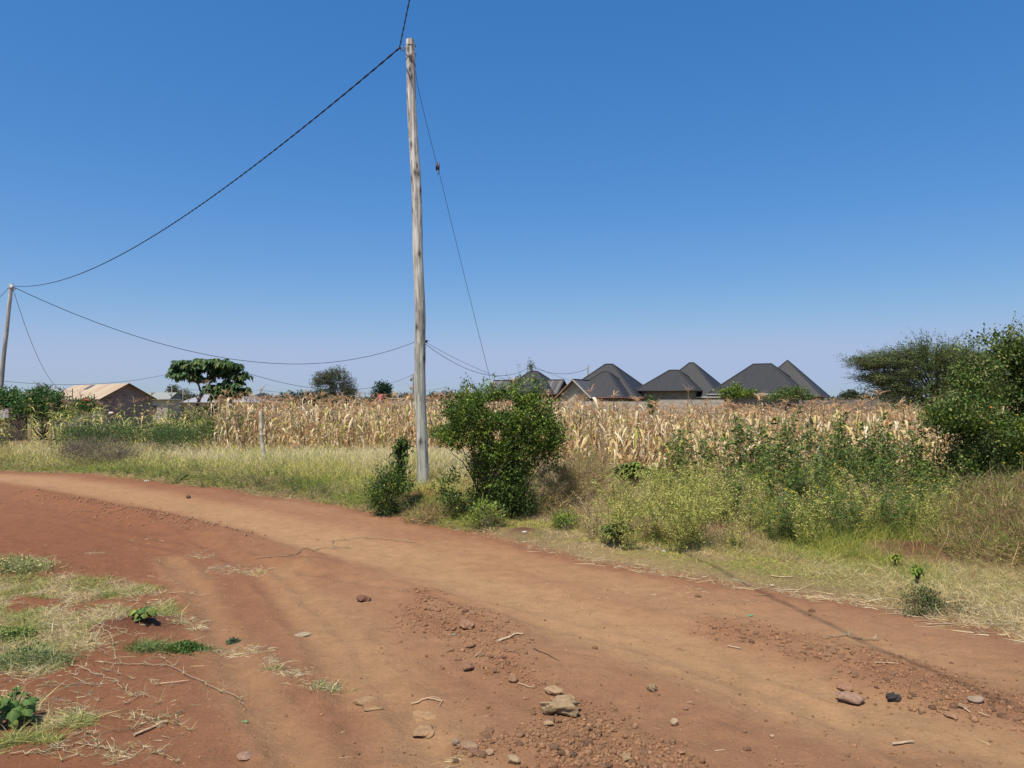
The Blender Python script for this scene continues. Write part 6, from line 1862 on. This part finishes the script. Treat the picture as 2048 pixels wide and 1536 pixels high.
def stone(name, px, py, rpx, label, col, seed, flat=.7, elong=1.2, rough=.28, cat='stone', sub=3, rz=None, sink=.32, smooth=False, facets=6):
    b = gph(px, py); k = b[1] / F; r = rpx * k * .86
    g = Geo(); V, C, Q, T = rock_arr(seed, sub, col, rough, flat, elong=elong, facets=facets)
    V = rotz(V * r, R.uniform(0, 6.28) if rz is None else rz)
    g.add(V, C, tris=T)
    o = g.build(name, M_STONE, None, smooth=smooth); o.location = (b[0], b[1] + r * .5, b[2] + r * flat * (1 - sink))
    return tag(o, label, cat)
RC = arr(.335, .185, .105); RT = arr(.44, .29, .165); RG = arr(.32, .235, .16)
stone('rock', 1120, 1432, 34, 'largest grey brown rock among the clods near the bottom centre', arr(.37, .26, .145), 3, .62, 1.25, .8, facets=12)
stone('rock', 1108, 1392, 20, 'flat tan rock just behind the largest grey brown rock', RT, 5, .5, 1.2)
stone('rock', 1140, 1402, 12, 'small square tan rock touching the largest rock from behind', RT * .9, 6)
stone('rock', 1098, 1452, 9, 'small yellowish stone at the lower left of the largest rock', RT * 1.05, 7, .7, 1.4)
stone('rock', 1703, 1408, 24, 'brown boulder with a shaded front on the lower right road', arr(.36, .225, .15), 8, .55, 1.35, facets=8)
stone('rock', 1693, 1382, 15, 'flat brown stone behind the brown boulder on the lower right', RC * 1.1, 9, .45, 1.4)
stone('rock', 1790, 1400, 15, 'nearly black lump right of the brown boulder', arr(.055, .045, .04), 10, .4, 1.4, .5)
stone('rock', 1955, 1406, 15, 'smooth rounded pale brown stone at the lower right', arr(.36, .26, .19), 11, .62, 1.25, .1, facets=2, smooth=True)
stone('rock', 1931, 1418, 13, 'flat tan stone left of the smooth rounded stone', RT * .8, 12, .3, 1.3)
stone('rock', 1305, 1383, 12, 'knobbly round clod alone on the pale wheel track', arr(.36, .25, .145), 13, .9, 1.0, .5)
stone('rock', 1350, 1452, 10, 'smooth pale round stone right of the gravel near the bottom', arr(.44, .32, .19), 14, .95, 1.0, .15, smooth=True)
stone('rock', 1371, 1420, 6, 'small clod just above the smooth pale round stone', RC, 15)
stone('rock', 726, 1203, 14, 'dark red crumbly clod alone left of the gravel', arr(.20, .095, .06), 16, .55, 1.3, .6)
stone('rock', 604, 1272, 13, 'flat grey angular stone slab on the bare soil left of centre', arr(.42, .33, .21), 17, .2, 2.0, .35, rz=.6, facets=7)
stone('rock', 488, 1518, 19, 'flat oval brown stone at the bottom edge left of centre', arr(.37, .22, .15), 18, .25, 1.15, .12, facets=2, smooth=True)
stone('rock', 933, 1255, 17, 'broad flat topped clod in the upper gravel patch', RC, 19, .5, 1.4)
stone('rock', 940, 1296, 11, 'rounded brown stone below the broad flat clod', RC * .95, 20, .7)
stone('rock', 937, 1342, 13, 'squarish brown stone in the middle of the gravel', RC * .9, 21, .7, 1.2)
stone('rock', 1026, 1366, 12, 'upright brown stone near the forked stem in the gravel', RC * 1.1, 22, .95, 1.0)
stone('rock', 1025, 1528, 16, 'round yellowish stone on the bottom edge of the picture', arr(.42, .30, .17), 23, .6, 1.2, .2)
stone('rock', 937, 1498, 15, 'long brown stone near the bottom edge beside a grey one', arr(.33, .21, .13), 24, .5, 1.5)
stone('rock', 912, 1490, 9, 'small grey stone touching the long brown stone', RG, 25, .9, 1.0)
stone('rock', 980, 1510, 10, 'tan stone between the long brown stone and the round yellowish one', RT * .95, 26)
stone('rock', 1253, 1523, 13, 'brown half buried round clod at the bottom right of the gravel', arr(.36, .25, .14), 27, .85, 1.0, .35)
stone('rock', 1363, 1510, 8, 'angular brown stone at the bottom right of the gravel', RC * 1.15, 28)
stone('rock', 1148, 1514, 9, 'dark crumbly lump left of the half buried clod', arr(.12, .08, .055), 29, .7, 1.3, .6)
stone('rock', 375, 997, 6, 'small dark stone on the far pale track left of the pole', arr(.16, .1, .07), 30, .8)
stone('rock', 1905, 1436, 12, 'long brown stone below the smooth rounded stone', RC * 1.15, 31, .5, 1.6)
stone('rock', 1490, 1466, 5, 'small stone on the pale wheel track right of the smooth pale stone', RC, 32)
stone('rock', 1545, 1474, 6, 'flat pale stone on the wheel track near the bottom right', RT, 33, .5)
for (px, py, rx) in ((845, 1470, 26), (730, 1405, 20), (850, 1440, 28), (745, 1420, 14)):
    stone('embedded_rock', px, py, rx, {845: 'pale worn rock flush with the soil near the bottom centre left', 730: 'long pale rock flush with the soil right of the grass tuft', 850: 'broad pale dusty rock flush with the soil above another', 745: 'small pale rock flush with the soil below the long one'}[px], C_TAN * .92, 40 + rx, .22, 1.6, .3, sink=.72, smooth=True)
# countable clods
CL = []
for i in range(10):
    g = Geo(); V, C, Q, T = rock_arr(100 + i, 1 if i < 6 else 2, RC * (1.0 + .25 * math.sin(i * 2.1)), .45, .75, elong=1.15); g.add(V, C, tris=T); CL.append(g)
def gravel_px(n):
    out = []
    px = R.uniform(760, 2080, n * 12); py = R.uniform(1180, 1545, n * 12)
    d_ = EYE * F / (py - 800); xx = (px - 1024) / F * d_
    gm = gravel_mask(xx, d_)
    k = R.random(len(px)) < gm ** 1.3 + .012
    return px[k][:n], py[k][:n]
px, py = gravel_px(225)
cprot = [None] * 10
for a_, b_ in zip(px, py):
    p = gph(a_, b_); i = int(R.integers(10)); r = .006 + .020 * R.random() ** 2.4
    if cprot[i] is None:
        o = CL[i].build('clod', M_STONE, None); cprot[i] = o
    else:
        o = cprot[i].copy(); COL.objects.link(o)
    tag(o, 'small brown earth clod among the loose gravel on the road', 'clod', 'loose clods on the dirt road')
    o.location = (p[0], p[1], p[2] + r * R.uniform(.0, .3)); o.scale = (r, r, r); o.rotation_euler = (0, 0, R.uniform(0, 6.28))
# fine gravel nobody could count
g = Geo()
V0, F0 = ICO[0]
def grit(px, py, rmin, rmax, colf):
    d_ = EYE * F / (py - 800); xx = (px - 1024) / F * d_; zz = H(xx, d_); n = len(px)
    r = rmin + (rmax - rmin) * R.random(n) ** 2.5
    V = V0[None] * r[:, None, None] * R.uniform(.7, 1.3, (n, 1, 3)) * (1 + .2 * R.normal(size=(n, 12, 1)))
    V = V + np.stack([xx, d_, zz + r * .3], 1)[:, None]
    C = np.repeat(colf(n)[:, None], 12, 1)
    T = (np.arange(n) * 12)[:, None, None] + F0[None]
    g.add(V.reshape(-1, 3), C.reshape(-1, 3), tris=T.reshape(-1, 3))
px, py = gravel_px(900)
grit(px, py, .006, .018, lambda n: C_BASE[None] * R.uniform(.7, 1.15, (n, 1)))
px, py = gravel_px(6500)
grit(px, py, .0015, .010, lambda n: C_BASE[None] * .95 * R.uniform(.75, 1.25, (n, 1)))
px = R.uniform(-50, 2100, 2600); py = 940 + 610 * R.random(2600) ** .7
d_ = EYE * F / (py - 800); k = edge_y((px - 1024) / F * d_) > d_
grit(px[k], py[k], .0015, .007, lambda n: C_BASE[None] * R.uniform(.7, 1.4, (n, 1)))
px = 200 + R.normal(size=900) * 110 + 60; py = 1022 + (px - 200) * .17 + R.normal(size=900) * 9
grit(px, py, .003, .020, lambda n: C_BASE[None] * R.uniform(.85, 1.15, (n, 1)))
tag(g.build('gravel', M_STONE), 'fine loose gravel and crumbs of earth on the dirt road', 'gravel', kind='stuff')

# pieces of stalk and husk
def husk(name, pts, w, label, col, cat='stalk piece', thick=.006):
    P = [gph(*p) + arr(0, 0, thick) for p in pts]; path = tubes_path(P, 6, .0015); path[:, 2] = H(path[:, 0], path[:, 1]) + thick + .004
    o0 = path[0].copy(); K = len(path); g = Geo()
    t = np.linspace(0, 1, K)
    ra = w * (1 - .35 * t) * .5
    g.tube(path - o0, ra, 7, col[None] * R.uniform(.85, 1.1, (K, 1)))
    V = g.V[0]; V[:, 2] = (V[:, 2] - np.repeat((path - o0)[:, 2], 7)) * .45 + np.repeat((path - o0)[:, 2], 7)
    o = g.build(name, M_DRY, None, smooth=True); o.location = tuple(o0)
    return tag(o, label, cat)
PK = arr(.66, .50, .33)
husk('stalk_piece', [(994, 1285), (1018, 1277), (1028, 1270), (1048, 1270)], .026, 'pale split maize stalk with a curled end in the gravel', PK)
husk('stalk_piece', [(822, 1411), (845, 1402), (868, 1401), (884, 1405)], .010, 'thin pale curved stem on the soil left of the gravel', PK * 1.1)
husk('stalk_piece', [(860, 1396), (875, 1399), (884, 1404), (878, 1414)], .006, 'very thin forked end lying over the pale curved stem', PK)
husk('stalk_piece', [(268, 1474), (300, 1460), (318, 1450), (334, 1446)], .016, 'pale torn husk strip on the lower left soil', PK)
husk('stalk_piece', [(1783, 1491), (1805, 1489), (1827, 1487)], .020, 'flat pale stalk piece near the lower right corner', PK * .95)
husk('stalk_piece', [(1750, 1328), (1770, 1328), (1792, 1329)], .009, 'straight pale straw in the middle of the right road', PK * 1.1)
husk('stalk_piece', [(1853, 1251), (1880, 1250), (1910, 1248)], .014, 'long pale stalk at the grass edge on the right', PK)
husk('stalk_piece', [(1920, 1412), (1932, 1422), (1941, 1428)], .010, 'short pale straw leaning on the flat tan stone', PK * 1.1)
husk('stalk_piece', [(1958, 1428), (1970, 1433), (1980, 1436)], .007, 'short white straw below the smooth rounded stone', PK * 1.15)
husk('stalk_piece', [(950, 1316), (956, 1310), (962, 1306)], .009, 'short orange straw stub in the middle gravel', PK * .9)
husk('stalk_piece', [(1066, 1297), (1085, 1306), (1106, 1317), (1116, 1322)], .010, 'brown bent twig right of the gravel', arr(.34, .22, .13))
husk('stalk_piece', [(1036, 1369), (1055, 1376), (1070, 1378)], .008, 'thin pale stem in the gravel with a fork', PK)
husk('stalk_piece', [(1543, 1153), (1560, 1156), (1585, 1155)], .022, 'pale husk lying in the mown grass right of centre', PK * 1.05)
husk('stalk_piece', [(1904, 1178), (1935, 1182), (1950, 1190), (1985, 1204), (2010, 1208)], .020, 'long golden husk lying across the grass at the right edge', arr(.55, .42, .20))
husk('stalk_piece', [(310, 1372), (340, 1368), (378, 1364)], .010, 'thin straight straw on the soil in the lower left', PK * 1.1)
husk('stalk_piece', [(1455, 1294), (1470, 1297), (1482, 1300)], .012, 'pale curled scrap on the right road above the wheel track', PK * 1.1)
# litter
def crumple(name, px, py, s_, col, label, cat='litter', flat=.5):
    b = gph(px, py); g = Geo(); V, C, Q, T = rock_arr(int(px), 2, arr(*col), .9, flat, facets=8, elong=1.5)
    g.add(V * s_, C, tris=T); o = g.build(name, M_PLAIN); o.location = (b[0], b[1], b[2] + s_ * flat * .7); return tag(o, label, cat)
crumple('plastic_scrap', 1049, 1065, .020, (.55, .55, .56), 'crumpled whitish plastic scrap in the grass in front of the big bush')
crumple('plastic_scrap', 1329, 1104, .019, (.55, .52, .46), 'flat white scrap on the mown grass strip')
crumple('plastic_scrap', 1545, 1172, .014, (.62, .55, .42), 'tiny cream scrap at the edge of the mown grass')
crumple('plastic_scrap', 294, 963, .03, (.62, .60, .56), 'tiny white scrap at the road edge on the left')
crumple('leaf_scrap', 1500, 1232, .018, (.12, .36, .17), 'small bright green leaf scrap on the right road', 'leaf', .25)
crumple('leaf_scrap', 490, 1444, .012, (.20, .29, .12), 'small folded green leaf on the bare soil at lower left', 'leaf', .3)
crumple('leaf_scrap', 907, 1270, .010, (.15, .34, .24), 'tiny green sprig in the upper gravel', 'leaf', .3)
# old tyre-like black hollow at the left verge
b = gph(368, 960); g = Geo(); ring(g, arr(0, 0, .05), .07, .012, arr(.02, .02, .022), .7, 16)
o = g.build('burnt_ring', M_PLAIN, None, smooth=True); o.location = tuple(b); tag(o, 'small black curled ring at the grass edge on the left', 'rubbish')
